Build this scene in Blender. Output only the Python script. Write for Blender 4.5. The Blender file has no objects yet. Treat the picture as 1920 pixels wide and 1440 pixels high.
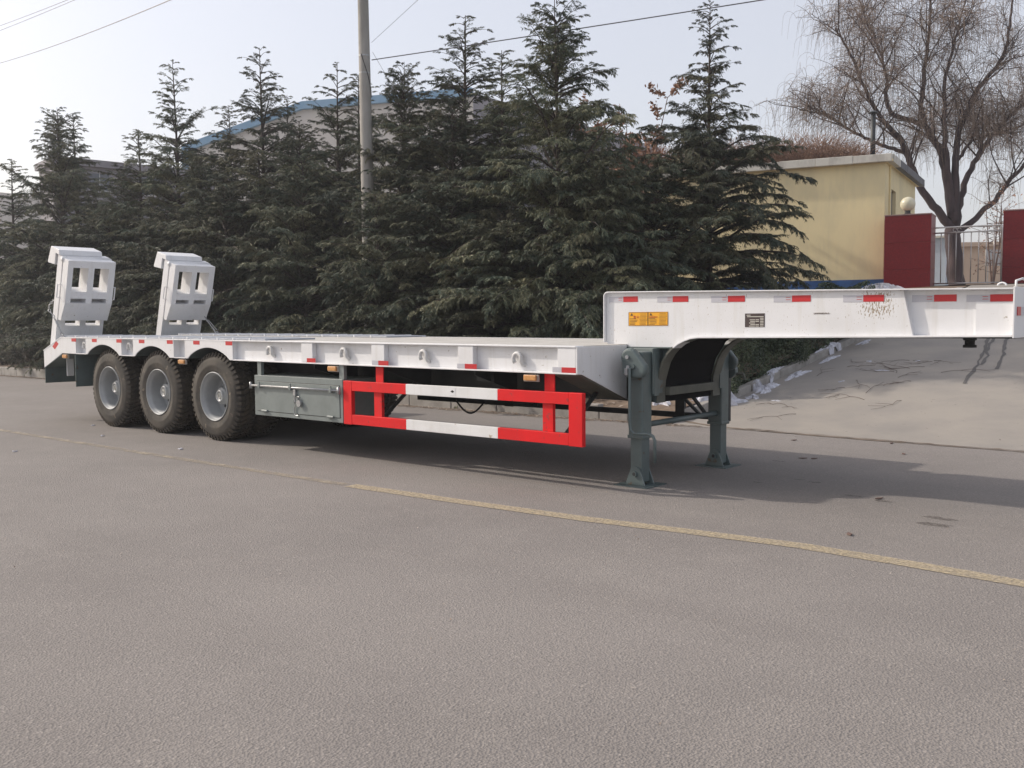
import bpy, math, random
import numpy as np
from mathutils import Vector, Matrix
R = math.radians
random.seed(7)
rng = np.random.default_rng(7)
scn = bpy.context.scene
col = scn.collection

# ------------------------------------------------------------------ camera, light, exposure
cd = bpy.data.cameras.new('camera')
cam = bpy.data.objects.new('camera', cd); col.objects.link(cam)
cd.sensor_width = 36.0; cd.lens = 33.631; cd.clip_start = 0.1; cd.clip_end = 3000
rx = Vector((0.76068151, 0.64908099, -0.00758348)); uy = Vector((-0.03692488, 0.05493139, 0.99780714)); fw = Vector((-0.64807422, 0.75873342, -0.06575253))
cam.matrix_world = Matrix(((rx.x, uy.x, -fw.x, 12.9891), (rx.y, uy.y, -fw.y, -6.4544), (rx.z, uy.z, -fw.z, 1.4436), (0, 0, 0, 1)))
scn.camera = cam

SUN_TRAVEL = Vector((1.48, .59, -1.0)).normalized()
sd = bpy.data.lights.new('sun', 'SUN'); sd.energy = 3.35; sd.angle = R(1.2); sd.color = (1.0, 0.915, 0.81)
sun = bpy.data.objects.new('sun', sd); col.objects.link(sun)
sun.rotation_mode = 'QUATERNION'; sun.rotation_quaternion = SUN_TRAVEL.to_track_quat('-Z', 'Y')

w = bpy.data.worlds.new('World'); scn.world = w; w.use_nodes = True
nt = w.node_tree; nt.nodes.clear()
out = nt.nodes.new('ShaderNodeOutputWorld'); bg = nt.nodes.new('ShaderNodeBackground'); bg2 = nt.nodes.new('ShaderNodeBackground')
sky = nt.nodes.new('ShaderNodeTexSky'); sky.sky_type = 'NISHITA'; sky.sun_disc = False
sky.sun_elevation = R(32); sky.sun_rotation = R(248.5); sky.air_density = 1.0; sky.dust_density = 4.0; sky.ozone_density = 1.0
nt.links.new(sky.outputs[0], bg.inputs[0]); bg.inputs[1].default_value = 0.09
bg2.inputs[0].default_value = (0.87, 0.84, 0.86, 1); bg2.inputs[1].default_value = 0.60     # the pale winter haze veiling the sky
add = nt.nodes.new('ShaderNodeAddShader')
nt.links.new(bg.outputs[0], add.inputs[0]); nt.links.new(bg2.outputs[0], add.inputs[1]); nt.links.new(add.outputs[0], out.inputs[0])

scn.view_settings.view_transform = 'Standard'; scn.view_settings.look = 'None'
scn.view_settings.exposure = 0.0; scn.view_settings.gamma = 1.0; scn.view_settings.use_curve_mapping = False
scn.cycles.max_bounces = 6; scn.cycles.transparent_max_bounces = 16
scn.cycles.volume_bounces = 0

# ------------------------------------------------------------------ materials
def N(t, typ, **k):
    n = t.nodes.new(typ)
    for a, b in k.items(): setattr(n, a, b)
    return n
def mat(name, c, rough=.6, c2=None, scale=4.0, detail=6.0, bump=0.0, bscale=60.0, metal=0.0, stretch=(1, 1, 1), lo=.35, hi=.65, spec=None, spots=None, streak=None):
    """principled with a noise mix between two paint colours, fine bump, optional dirt spots (colour, scale, threshold)"""
    m = bpy.data.materials.new(name); m.use_nodes = True; t = m.node_tree
    b = t.nodes['Principled BSDF']; b.inputs['Roughness'].default_value = rough; b.inputs['Metallic'].default_value = metal
    if spec is not None: b.inputs['Specular IOR Level'].default_value = spec
    tc = N(t, 'ShaderNodeTexCoord'); mp = N(t, 'ShaderNodeMapping'); mp.inputs['Scale'].default_value = stretch
    t.links.new(tc.outputs['Object'], mp.inputs[0]); src = mp.outputs[0]
    c = tuple(c) + (1,); cur = None
    if c2 is not None:
        n = N(t, 'ShaderNodeTexNoise'); n.inputs['Scale'].default_value = scale; n.inputs['Detail'].default_value = detail; n.inputs['Roughness'].default_value = .6
        t.links.new(src, n.inputs['Vector'])
        r = N(t, 'ShaderNodeMapRange'); r.inputs[1].default_value = lo; r.inputs[2].default_value = hi
        t.links.new(n.outputs['Fac'], r.inputs[0])
        mx = N(t, 'ShaderNodeMix', data_type='RGBA'); mx.inputs['A'].default_value = c; mx.inputs['B'].default_value = tuple(c2) + (1,)
        t.links.new(r.outputs[0], mx.inputs['Factor']); cur = mx.outputs['Result']
        rr = N(t, 'ShaderNodeMapRange'); rr.inputs[3].default_value = rough * .85; rr.inputs[4].default_value = min(1, rough * 1.15)
        t.links.new(n.outputs['Fac'], rr.inputs[0]); t.links.new(rr.outputs[0], b.inputs['Roughness'])
    if spots:
        sc, ss, th = spots
        n = N(t, 'ShaderNodeTexNoise'); n.inputs['Scale'].default_value = ss; n.inputs['Detail'].default_value = 4
        t.links.new(src, n.inputs['Vector'])
        r = N(t, 'ShaderNodeMapRange'); r.inputs[1].default_value = th; r.inputs[2].default_value = th + .04
        t.links.new(n.outputs['Fac'], r.inputs[0])
        mx = N(t, 'ShaderNodeMix', data_type='RGBA'); mx.inputs['B'].default_value = tuple(sc) + (1,)
        if cur: t.links.new(cur, mx.inputs['A'])
        else: mx.inputs['A'].default_value = c
        t.links.new(r.outputs[0], mx.inputs['Factor']); cur = mx.outputs['Result']
    if streak:
        m2 = N(t, 'ShaderNodeMapping'); m2.inputs['Scale'].default_value = (9, 9, .8); t.links.new(tc.outputs['Object'], m2.inputs[0])
        n = N(t, 'ShaderNodeTexNoise'); n.inputs['Scale'].default_value = 1.4; n.inputs['Detail'].default_value = 8; n.inputs['Roughness'].default_value = .7
        t.links.new(m2.outputs[0], n.inputs['Vector']); r = N(t, 'ShaderNodeMapRange'); r.inputs[1].default_value = .52; r.inputs[2].default_value = .78; r.inputs[4].default_value = .55
        t.links.new(n.outputs['Fac'], r.inputs[0]); mx = N(t, 'ShaderNodeMix', data_type='RGBA'); mx.inputs['B'].default_value = tuple(streak) + (1,)
        t.links.new(cur, mx.inputs['A']); t.links.new(r.outputs[0], mx.inputs['Factor']); cur = mx.outputs['Result']
    if cur: t.links.new(cur, b.inputs['Base Color'])
    else: b.inputs['Base Color'].default_value = c
    if bump:
        n = N(t, 'ShaderNodeTexNoise'); n.inputs['Scale'].default_value = bscale; n.inputs['Detail'].default_value = 5
        t.links.new(src, n.inputs['Vector'])
        bp = N(t, 'ShaderNodeBump'); bp.inputs['Strength'].default_value = bump; bp.inputs['Distance'].default_value = .01
        t.links.new(n.outputs['Fac'], bp.inputs['Height']); t.links.new(bp.outputs[0], b.inputs['Normal'])
    return m

M = {}
M['white'] = mat('white_paint', (.74, .745, .76), .42, (.64, .64, .645), 1.6, 8, bump=.12, bscale=9, spots=((.36, .32, .27), 23, .70), lo=.45, hi=.8, streak=(.56, .54, .50))
M['green'] = mat('green_grey_paint', (.115, .150, .150), .42, (.085, .11, .11), 3, 6, bump=.12, bscale=25, spots=((.10, .075, .05), 12, .66))
M['box'] = mat('tool_box_paint', (.21, .24, .235), .45, (.17, .195, .19), 4, 6, bump=.08, bscale=20)
M['dark'] = mat('chassis_paint_and_guard_shade', (.03, .036, .036), .55, (.018, .02, .021), 4, 5, bump=.1)
M['sill'] = mat('dusty_primer', (.13, .13, .105), .6, (.09, .095, .08), 5, 6, bump=.1)
M['guardwhite'] = mat('scuffed_white_paint', (.74, .745, .75), .45, (.62, .62, .61), 2.5, 8, bump=.1, bscale=15, spots=((.46, .40, .33), 11, .66), lo=.42, hi=.75, streak=(.58, .56, .52))
M['hookgrey'] = mat('hook_shade_grey', (.62, .62, .62), .5, (.52, .52, .515), 20, 4)  # greyer than the white web: the hooks' shade is in the colour
M['red'] = mat('red_guard_paint', (.72, .008, .012), .5, (.62, .008, .011), 2.5, 5, bump=.06, bscale=20, spec=.3, spots=((.42, .03, .03), 16, .64), streak=(.50, .03, .032))
M['tred'] = mat('red_reflector', (.58, .03, .035), .3, (.46, .025, .03), 200, 2)
M['tsil'] = mat('silver_reflector', (.46, .46, .51), .3, (.54, .54, .58), 200, 2)
M['amber'] = mat('amber_lens', (.52, .23, .07), .3, (.62, .33, .13), 60, 3)
M['amberbase'] = mat('lamp_base', (.40, .36, .32), .5)
M['tyre'] = mat('dusty_rubber', (.078, .067, .054), .85, (.036, .032, .028), 3.2, 9, bump=.25, bscale=60, lo=.40, hi=.62, spots=((.15, .125, .095), 9, .64))
M['tread'] = mat('tread_rubber', (.035, .031, .027), .85, (.085, .070, .052), 5, 6, bump=.2, bscale=60)
M['rim'] = mat('silver_rim_paint', (.36, .372, .375), .42, (.29, .30, .305), 5, 6, bump=.05)
M['steel'] = mat('galvanised_steel', (.42, .43, .44), .42, (.3, .3, .3), 30, 4, metal=.5)
M['black'] = mat('black_plastic', (.018, .018, .02), .5, (.03, .03, .03), 12, 4)
M['orange'] = mat('warning_yellow_film', (.83, .40, .012), .42, (.74, .35, .012), 20, 4)
M['ink'] = mat('dark_ink', (.10, .05, .02), .6)
M['inkred'] = mat('red_ink', (.5, .06, .05), .6)
M['inkpale'] = mat('pale_lettering', (.6, .58, .52), .5)
M['plate'] = mat('dark_data_plate', (.05, .035, .035), .4, (.07, .05, .045), 30)
M['platechk'] = mat('grey_tread_plate', (.36, .38, .42), .5, (.29, .31, .35), 6, 6, bump=.5, bscale=45)
M['deck'] = mat('dusty_deck_plate', (.56, .54, .50), .6, (.42, .40, .37), 5, 7, bump=.6, bscale=40, spots=((.2, .18, .16), 60, .66))
M['kerb'] = mat('kerb_concrete', (.34, .32, .295), .9, (.24, .225, .205), 5, 8, bump=.5, bscale=40)
M['soil'] = mat('leaf_strewn_soil', (.12, .085, .06), .95, (.21, .155, .11), 6, 9, bump=1, bscale=14)
M['bark'] = mat('conifer_bark', (.085, .065, .055), .9, (.05, .04, .035), 8, 6, bump=.6, bscale=30, stretch=(1, 1, .25))
M['wbark'] = mat('willow_bark', (.034, .022, .024), .9, (.075, .050, .050), 5, 7, bump=.7, bscale=18, stretch=(1, 1, .25))
M['liner'] = mat('painted_liner_shade', (.010, .010, .011), .8, (.014, .014, .015), 6, spec=.1)  # near-black: the curved plate's shade is put into its colour
M['fallen'] = mat('fallen_twig_bark', (.12, .09, .078), .9)
M['wtwig'] = mat('willow_twig', (.21, .15, .115), .8, (.27, .20, .14), 2, 4)
M['concrete'] = mat('pole_concrete', (.33, .315, .29), .85, (.24, .23, .21), 3, 8, bump=.3, bscale=20, stretch=(1, 1, .3))
M['wire'] = mat('cable_black', (.12, .12, .13), .6)
M['wirefar'] = mat('aluminium_wire', (.40, .38, .40), .5)
M['snow'] = mat('dirty_snow', (.56, .57, .63), .7, (.30, .29, .30), 9, 7, bump=.8, bscale=25, lo=.4, hi=.7)
M['yellow'] = mat('yellow_render', (.80, .68, .40), .85, (.62, .54, .34), 1.1, 9, bump=.15, bscale=40, lo=.4, hi=.75, stretch=(1, 1, .5), streak=(.64, .55, .36))
M['blue'] = mat('blue_plinth_paint', (.03, .11, .32), .6, (.03, .08, .2), 4, 6)
M['fascia'] = mat('weathered_white_fascia', (.58, .56, .50), .8, (.30, .28, .25), 3, 9, bump=.3, bscale=20, stretch=(1, 1, .4), lo=.45, hi=.75)
M['roofdark'] = mat('roof_membrane', (.09, .09, .10), .7, (.15, .15, .16), 4, 5)
M['granite'] = mat('red_granite', (.19, .016, .018), .42, (.125, .012, .014), 30, 6, spec=.2)
M['granitecap'] = mat('granite_cap', (.30, .2, .18), .6, (.22, .14, .13), 20)
M['globe'] = mat('opal_globe', (.66, .62, .46), .35, (.56, .53, .40), 6, 4)
M['stain'] = mat('stainless_tube', (.55, .52, .50), .32, (.45, .42, .4), 8, 4, metal=.75)
M['cream'] = mat('cream_cladding', (.60, .57, .53), .8, (.54, .51, .47), .5, 6, stretch=(1, 1, .2))
M['skyblue'] = mat('blue_trim_sheet', (.22, .37, .52), .6, (.17, .32, .47), 1, 4)
M['slate'] = mat('grey_render_and_wall_shade', (.26, .25, .27), .85, (.21, .20, .22), .4, 6)
M['pane'] = mat('window_glass', (.06, .07, .09), .15, (.09, .10, .12), 1, 3)
M['sillw'] = mat('window_sill_white', (.5, .5, .5), .8)
M['pale'] = mat('pale_blue_render', (.50, .56, .62), .85, (.42, .47, .53), 1, 5)
M['beige'] = mat('beige_wall_render', (.66, .50, .37), .85, (.58, .44, .33), .6, 6)
M['tarp'] = mat('white_tarpaulin', (.7, .72, .74), .7, (.55, .56, .58), 2, 5, bump=.4, bscale=3)
M['dead'] = mat('dry_brown_leaf', (.24, .12, .07), .85, (.33, .19, .12), 3, 4)
M['stalk'] = mat('dry_stalk', (.22, .13, .09), .9, (.33, .21, .14), 3, 4)
M['litter'] = mat('leaf_litter', (.20, .13, .085), .9, (.42, .37, .32), 3, 4)
M['pinktree'] = mat('dry_twig', (.14, .09, .075), .9)

def foliage(name, a, b, c, sc):
    m = bpy.data.materials.new(name); m.use_nodes = True; t = m.node_tree; p = t.nodes['Principled BSDF']
    p.inputs['Roughness'].default_value = .65
    g = N(t, 'ShaderNodeNewGeometry'); tc = N(t, 'ShaderNodeTexCoord')
    n = N(t, 'ShaderNodeTexNoise'); n.inputs['Scale'].default_value = sc; n.inputs['Detail'].default_value = 5
    t.links.new(tc.outputs['Object'], n.inputs['Vector'])
    cr = N(t, 'ShaderNodeValToRGB'); e = cr.color_ramp.elements
    e[0].position = .33; e[0].color = tuple(a) + (1,); e[1].position = .68; e[1].color = tuple(c) + (1,)
    x = e.new(.5); x.color = tuple(b) + (1,)
    mr = N(t, 'ShaderNodeMath', operation='MULTIPLY_ADD'); mr.inputs[1].default_value = .3
    t.links.new(g.outputs['Random Per Island'], mr.inputs[0])
    sb = N(t, 'ShaderNodeMath', operation='SUBTRACT'); sb.inputs[1].default_value = .15
    t.links.new(n.outputs['Fac'], sb.inputs[0]); t.links.new(sb.outputs[0], mr.inputs[2])
    oi = N(t, 'ShaderNodeObjectInfo'); hs = N(t, 'ShaderNodeHueSaturation'); h1 = N(t, 'ShaderNodeMapRange'); hs.inputs['Saturation'].default_value = 1.0; h1.inputs[3].default_value = .485; h1.inputs[4].default_value = .505
    h2 = N(t, 'ShaderNodeMapRange'); h2.inputs[3].default_value = .78; h2.inputs[4].default_value = 1.25
    t.links.new(oi.outputs['Random'], h1.inputs[0]); t.links.new(oi.outputs['Random'], h2.inputs[0]); t.links.new(h1.outputs[0], hs.inputs['Hue']); t.links.new(h2.outputs[0], hs.inputs['Value'])
    t.links.new(mr.outputs[0], cr.inputs[0]); t.links.new(cr.outputs[0], hs.inputs['Color']); t.links.new(hs.outputs[0], p.inputs['Base Color'])
    return m
M['needle'] = foliage('cedar_needles', (.040, .062, .042), (.086, .104, .060), (.190, .178, .095), 1.1)
M['hedge'] = foliage('hedge_leaves', (.035, .055, .034), (.055, .085, .045), (.12, .15, .08), 3)
M['hedgedry'] = foliage('dusty_hedge_leaves', (.045, .065, .042), (.11, .11, .08), (.20, .17, .13), 4)

def asphalt():
    m = bpy.data.materials.new('asphalt'); m.use_nodes = True; t = m.node_tree; p = t.nodes['Principled BSDF']; p.inputs['Roughness'].default_value = .9
    p.inputs['Specular IOR Level'].default_value = .25
    tc = N(t, 'ShaderNodeTexCoord')
    def noise(s, d, r=.6):
        n = N(t, 'ShaderNodeTexNoise'); n.inputs['Scale'].default_value = s; n.inputs['Detail'].default_value = d; n.inputs['Roughness'].default_value = r
        t.links.new(tc.outputs['Object'], n.inputs['Vector']); return n
    def mix(fac, A, B, lo, hi, amt=1.0, typ='MIX'):
        r = N(t, 'ShaderNodeMapRange'); r.inputs[1].default_value = lo; r.inputs[2].default_value = hi; r.inputs[4].default_value = amt
        t.links.new(fac, r.inputs[0]); x = N(t, 'ShaderNodeMix', data_type='RGBA'); x.blend_type = typ
        t.links.new(r.outputs[0], x.inputs['Factor'])
        for k, v in (('A', A), ('B', B)):
            if isinstance(v, tuple): x.inputs[k].default_value = v + (1,)
            else: t.links.new(v, x.inputs[k])
        return x.outputs['Result']
    big = noise(.35, 6); c = mix(big.outputs['Fac'], (.250, .229, .214), (.210, .192, .180), .38, .68)
    lm = N(t, 'ShaderNodeMapping'); lm.inputs['Scale'].default_value = (.10, 1.1, 1); t.links.new(tc.outputs['Object'], lm.inputs[0]); ln_ = noise(1.0, 5); t.links.new(lm.outputs[0], ln_.inputs['Vector'])
    c = mix(ln_.outputs['Fac'], c, (.185, .168, .157), .52, .72, .35)
    mid = noise(2.2, 8, .7); c = mix(mid.outputs['Fac'], c, (.280, .256, .236), .5, .78, .6)
    fine = noise(55, 4, .8); c = mix(fine.outputs['Fac'], c, (.12, .112, .105), .50, .68, .75)
    v = N(t, 'ShaderNodeTexVoronoi'); v.inputs['Scale'].default_value = 95; t.links.new(tc.outputs['Object'], v.inputs['Vector'])
    c = mix(v.outputs['Color'], c, (.42, .38, .35), .74, .95, .4)
    n2 = noise(140, 2); c = mix(n2.outputs['Fac'], c, (.10, .090, .083), .60, .72, .55)
    # oil drips and tyre marks
    st = noise(5.5, 5); c = mix(st.outputs['Fac'], c, (.10, .092, .088), .71, .76, .55)
    t.links.new(c, p.inputs['Base Color'])
    bp = N(t, 'ShaderNodeBump'); bp.inputs['Strength'].default_value = .8; bp.inputs['Distance'].default_value = .005
    t.links.new(v.outputs['Distance'], bp.inputs['Height']); t.links.new(bp.outputs[0], p.inputs['Normal'])
    return m
M['asphalt'] = asphalt()
M['drive'] = mat('dusty_concrete_slab', (.300, .272, .238), .9, (.235, .218, .200), .8, 10, bump=.3, bscale=60, lo=.38, hi=.66, spots=((.19, .17, .155), 14, .70))
M['tar'] = mat('tar_crack', (.085, .08, .078), .8, (.12, .11, .1), 20)
M['jdirt'] = mat('joint_dirt', (.13, .095, .07), .95, (.19, .15, .115), 12, 6)

def masked(name, c, c2, sc, lo, hi, th=None):
    m = mat(name, c, .85, c2, 18, 5); t = m.node_tree; p = t.nodes['Principled BSDF']
    tc = N(t, 'ShaderNodeTexCoord'); n = N(t, 'ShaderNodeTexNoise'); n.inputs['Scale'].default_value = sc; n.inputs['Detail'].default_value = 7; n.inputs['Roughness'].default_value = .75
    t.links.new(tc.outputs['Object'], n.inputs['Vector']); r = N(t, 'ShaderNodeMapRange'); r.inputs[1].default_value = lo; r.inputs[2].default_value = hi
    t.links.new(n.outputs['Fac'], r.inputs[0]); t.links.new(r.outputs[0], p.inputs['Alpha']); return m
M['yline'] = masked('worn_yellow_paint', (.45, .37, .24), (.38, .32, .235), 45, .26, .60)
M['yfaint'] = masked('worn_out_yellow_paint', (.37, .315, .235), (.32, .28, .225), 6, .33, .66)
M['dustedge'] = masked('kerb_dust', (.22, .165, .115), (.15, .11, .08), 7, .42, .6)

def gooseneck_mat():
    m = mat('white_paint_rust_spatter', (.74, .745, .76), .42, (.64, .64, .645), 1.6, 8, bump=.12, bscale=9, lo=.45, hi=.8, streak=(.60, .58, .53))
    t = m.node_tree; p = t.nodes['Principled BSDF']; base = p.inputs['Base Color'].links[0].from_socket
    tc = N(t, 'ShaderNodeTexCoord'); sp = N(t, 'ShaderNodeSeparateXYZ'); t.links.new(tc.outputs['Object'], sp.inputs[0])
    def band(sock, c0, wd):
        a = N(t, 'ShaderNodeMath', operation='SUBTRACT'); a.inputs[1].default_value = c0; t.links.new(sock, a.inputs[0])
        b = N(t, 'ShaderNodeMath', operation='ABSOLUTE'); t.links.new(a.outputs[0], b.inputs[0])
        r = N(t, 'ShaderNodeMapRange'); r.inputs[1].default_value = wd; r.inputs[2].default_value = wd * .45; r.inputs[3].default_value = 0; r.inputs[4].default_value = 1
        t.links.new(b.outputs[0], r.inputs[0]); return r.outputs[0]
    bx, bz = band(sp.outputs[0], 10.41, .17), band(sp.outputs[2], 1.555, .14)
    mp = N(t, 'ShaderNodeMapping'); mp.inputs['Scale'].default_value = (1, 1, .38); t.links.new(tc.outputs['Object'], mp.inputs[0])
    n = N(t, 'ShaderNodeTexNoise'); n.inputs['Scale'].default_value = 120; n.inputs['Detail'].default_value = 3; t.links.new(mp.outputs[0], n.inputs['Vector'])
    mu = N(t, 'ShaderNodeMath', operation='MULTIPLY'); t.links.new(bx, mu.inputs[0]); t.links.new(bz, mu.inputs[1])
    th = N(t, 'ShaderNodeMath', operation='MULTIPLY_ADD'); th.inputs[1].default_value = .175; t.links.new(mu.outputs[0], th.inputs[0]); t.links.new(n.outputs['Fac'], th.inputs[2])
    r = N(t, 'ShaderNodeMapRange'); r.inputs[1].default_value = .68; r.inputs[2].default_value = .75; t.links.new(th.outputs[0], r.inputs[0])
    mx = N(t, 'ShaderNodeMix', data_type='RGBA'); mx.inputs['B'].default_value = (.30, .235, .16, 1)
    t.links.new(base, mx.inputs['A']); t.links.new(r.outputs[0], mx.inputs['Factor']); t.links.new(mx.outputs['Result'], p.inputs['Base Color'])
    return m
M['goose'] = gooseneck_mat()

# ------------------------------------------------------------------ mesh helpers
class MB:
    def __init__(s): s.v = []; s.f = []
    def add(s, v, f):
        o = len(s.v); s.v += [tuple(map(float, p)) for p in v]; s.f += [tuple(i + o for i in q) for q in f]; return s
    def box(s, x0, x1, y0, y1, z0, z1):
        return s.add([(x0, y0, z0), (x1, y0, z0), (x1, y1, z0), (x0, y1, z0), (x0, y0, z1), (x1, y0, z1), (x1, y1, z1), (x0, y1, z1)],
                     [(3, 2, 1, 0), (4, 5, 6, 7), (0, 1, 5, 4), (1, 2, 6, 5), (2, 3, 7, 6), (3, 0, 4, 7)])
    def hexa(s, p):  # 8 points, same order as box
        return s.add(p, [(3, 2, 1, 0), (4, 5, 6, 7), (0, 1, 5, 4), (1, 2, 6, 5), (2, 3, 7, 6), (3, 0, 4, 7)])
    def prism(s, pts, a, b, ax='y'):
        n = len(pts); mk = {'y': lambda p, t: (p[0], t, p[1]), 'x': lambda p, t: (t, p[0], p[1]), 'z': lambda p, t: (p[0], p[1], t)}[ax]
        v = [mk(p, a) for p in pts] + [mk(p, b) for p in pts]
        return s.add(v, [tuple(range(n)), tuple(range(2 * n - 1, n - 1, -1))] + [(i, i + n, (i + 1) % n + n, (i + 1) % n) for i in range(n)])
    def tube(s, pts, r, n=8, cap=True):
        pts = [Vector(p) for p in pts]; rs = r if isinstance(r, (list, tuple)) else [r] * len(pts); v = []; f = []
        u = None
        for i, p in enumerate(pts):
            d = (pts[min(i + 1, len(pts) - 1)] - pts[max(i - 1, 0)]).normalized()
            if u is None:
                u = d.orthogonal().normalized()
            u = (u - d * u.dot(d)).normalized(); wv = d.cross(u)
            for k in range(n):
                a = 2 * math.pi * k / n + math.pi / n; v.append(p + (u * math.cos(a) + wv * math.sin(a)) * rs[i])
        for i in range(len(pts) - 1):
            for k in range(n): f.append((i * n + k, i * n + (k + 1) % n, (i + 1) * n + (k + 1) % n, (i + 1) * n + k))
        if cap: f.append(tuple(range(n - 1, -1, -1))); f.append(tuple((len(pts) - 1) * n + k for k in range(n)))
        return s.add(v, f)
    def lathe(s, prof, n=48, c=(0, 0, 0), ax='y'):
        v = []; f = []
        for r, y in prof:
            for k in range(n):
                a = 2 * math.pi * k / n; A, B = r * math.cos(a), r * math.sin(a)
                v.append((c[0] + A, c[1] + y, c[2] + B) if ax == 'y' else (c[0] + A, c[1] + B, c[2] + y))
        for i in range(len(prof) - 1):
            for k in range(n): f.append((i * n + k, i * n + (k + 1) % n, (i + 1) * n + (k + 1) % n, (i + 1) * n + k))
        return s.add(v, f)
    def mesh(s, name, m, smooth=False):
        me = bpy.data.meshes.new(name); me.from_pydata(s.v, [], s.f); me.update()
        if m is not None: me.materials.append(M[m] if isinstance(m, str) else m)
        if smooth: me.polygons.foreach_set('use_smooth', [True] * len(me.polygons))
        return me
def wmat(o):
    m = Matrix.Translation(o.location)
    if o.parent: m = wmat(o.parent) @ o.matrix_parent_inverse @ m
    return m
def link(name, me, parent=None, loc=None, rot=None, bevel=0, seg=2):
    """loc=None: mesh is in world coordinates. parents are never rotated unless built in local space"""
    o = bpy.data.objects.new(name, me); col.objects.link(o)
    if parent is not None:
        o.parent = parent
        if not parent.get('_local'): o.matrix_parent_inverse = wmat(parent).inverted()
    if loc is not None: o.location = loc
    if rot is not None: o.rotation_euler = rot
    if bevel:
        b = o.modifiers.new('bevel', 'BEVEL'); b.width = bevel; b.segments = seg; b.limit_method = 'ANGLE'; b.angle_limit = R(40)
    return o
def obj(name, mb, m, parent=None, loc=None, rot=None, bevel=0, smooth=False, seg=2):
    return link(name, mb.mesh(name, m, smooth), parent, loc, rot, bevel, seg)
def tag(o, label=None, cat=None, group=None, kind=None):
    for k, v in (('label', label), ('category', cat), ('group', group), ('kind', kind)):
        if v: o[k] = v
    return o
def thing(name, label, cat, loc=(0, 0, 0), group=None):
    o = bpy.data.objects.new(name, None); col.objects.link(o); o.location = loc; o.empty_display_size = .3
    return tag(o, label, cat, group)
def struct(o): o['kind'] = 'structure'; return o
def stuff(o): o['kind'] = 'stuff'; return o
def text_mesh(body, size, m, name):
    c = bpy.data.curves.new('t', 'FONT'); c.body = body; c.size = size; c.extrude = .0006; c.align_x = 'CENTER'; c.align_y = 'CENTER'
    o = bpy.data.objects.new('t', c); col.objects.link(o); bpy.context.view_layer.update()
    me = bpy.data.meshes.new_from_object(o.evaluated_get(bpy.context.evaluated_depsgraph_get())); bpy.data.objects.remove(o)
    me.name = name; me.materials.clear(); me.materials.append(M[m]); return me
def tris(name, V, m):
    """V: (n,3,3) numpy triangles -> mesh"""
    n = len(V); me = bpy.data.meshes.new(name)
    me.vertices.add(n * 3); me.vertices.foreach_set('co', np.ascontiguousarray(V, dtype=np.float32).ravel())
    me.loops.add(n * 3); me.loops.foreach_set('vertex_index', np.arange(n * 3, dtype=np.int32))
    me.polygons.add(n); me.polygons.foreach_set('loop_start', np.arange(0, n * 3, 3, dtype=np.int32))
    me.update(calc_edges=True); me.materials.append(M[m]); return me
def np_tubes(P, r0, r1, sides=3):
    """P: (n,k,3) polylines -> triangles of thin tapering prisms"""
    n, k, _ = P.shape; d = np.gradient(P, axis=1); d /= np.linalg.norm(d, axis=2, keepdims=True) + 1e-9
    ref = np.zeros_like(d); ref[..., 2] = 1; sw = np.abs(d[..., 2]) > .9; ref[sw] = (1, 0, 0)
    u = np.cross(d, ref); u /= np.linalg.norm(u, axis=2, keepdims=True) + 1e-9; v = np.cross(d, u)
    r0 = np.broadcast_to(np.asarray(r0, float), (n,)); r1 = np.broadcast_to(np.asarray(r1, float), (n,))
    rad = (r0[:, None] + (r1 - r0)[:, None] * np.linspace(0, 1, k)[None, :])[..., None]
    rings = [P + (u * math.cos(2 * math.pi * s / sides) + v * math.sin(2 * math.pi * s / sides)) * rad for s in range(sides)]
    T = []
    for s in range(sides):
        a, b = rings[s], rings[(s + 1) % sides]
        T.append(np.stack([a[:, :-1], b[:, :-1], b[:, 1:]], 2).reshape(-1, 3, 3)); T.append(np.stack([a[:, :-1], b[:, 1:], a[:, 1:]], 2).reshape(-1, 3, 3))
    return np.concatenate(T)

# ------------------------------------------------------------------ ground
def sstep(x, a, b):
    t = np.clip((x - a) / (b - a), 0, 1); return t * t * (3 - 2 * t)
def gz(x, y):
    s = sstep(np.asarray(x, float), -14, 1); return (.03 + s * .127) * (np.minimum(np.asarray(y, float), 19.3) - 5)
def grid(name, xs, ys, zf, m):
    X, Y = np.meshgrid(xs, ys, indexing='ij'); Z = zf(X, Y); nx, ny = len(xs), len(ys)
    v = np.stack([X, Y, Z], -1).reshape(-1, 3); mb = MB(); mb.v = [tuple(p) for p in v.tolist()]
    mb.f = [(i * ny + j, (i + 1) * ny + j, (i + 1) * ny + j + 1, i * ny + j + 1) for i in range(nx - 1) for j in range(ny - 1)]
    return struct(obj(name, mb, m, smooth=True))
grid('ground', [-900, 900], [-900, 900], lambda X, Y: X * 0 - .35, 'soil')
grid('road', [-140, -20, 0, 20, 140], [-60, -10, 0, 4.95], lambda X, Y: X * 0, 'asphalt')
def vz(X, Y):
    b = gz(X, Y) + .16 * sstep(Y, 5.0, 5.1) * (1 - sstep(Y, 16.5, 18)) - .3 * sstep(Y, 19.6, 20.5)
    return b + .05 * np.sin(X * 1.7) * np.sin(Y * 1.3) * sstep(Y, 5.2, 6)
grid('verge_soil', np.concatenate([np.linspace(-140, -30, 20), np.linspace(-29, 6.1, 90)]), np.concatenate([[5.0, 5.08, 5.12], np.linspace(5.3, 20, 50), [30, 50, 140]]), vz, 'soil')
grid('driveway', np.concatenate([np.linspace(6.12, 16, 20), [40, 140]]), np.concatenate([[4.93], np.linspace(5.0, 19.3, 30), [19.6, 30, 140]]), lambda X, Y: np.maximum(.157 * (np.minimum(Y, 19.3) - 5), 0) + .004, 'drive')

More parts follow.
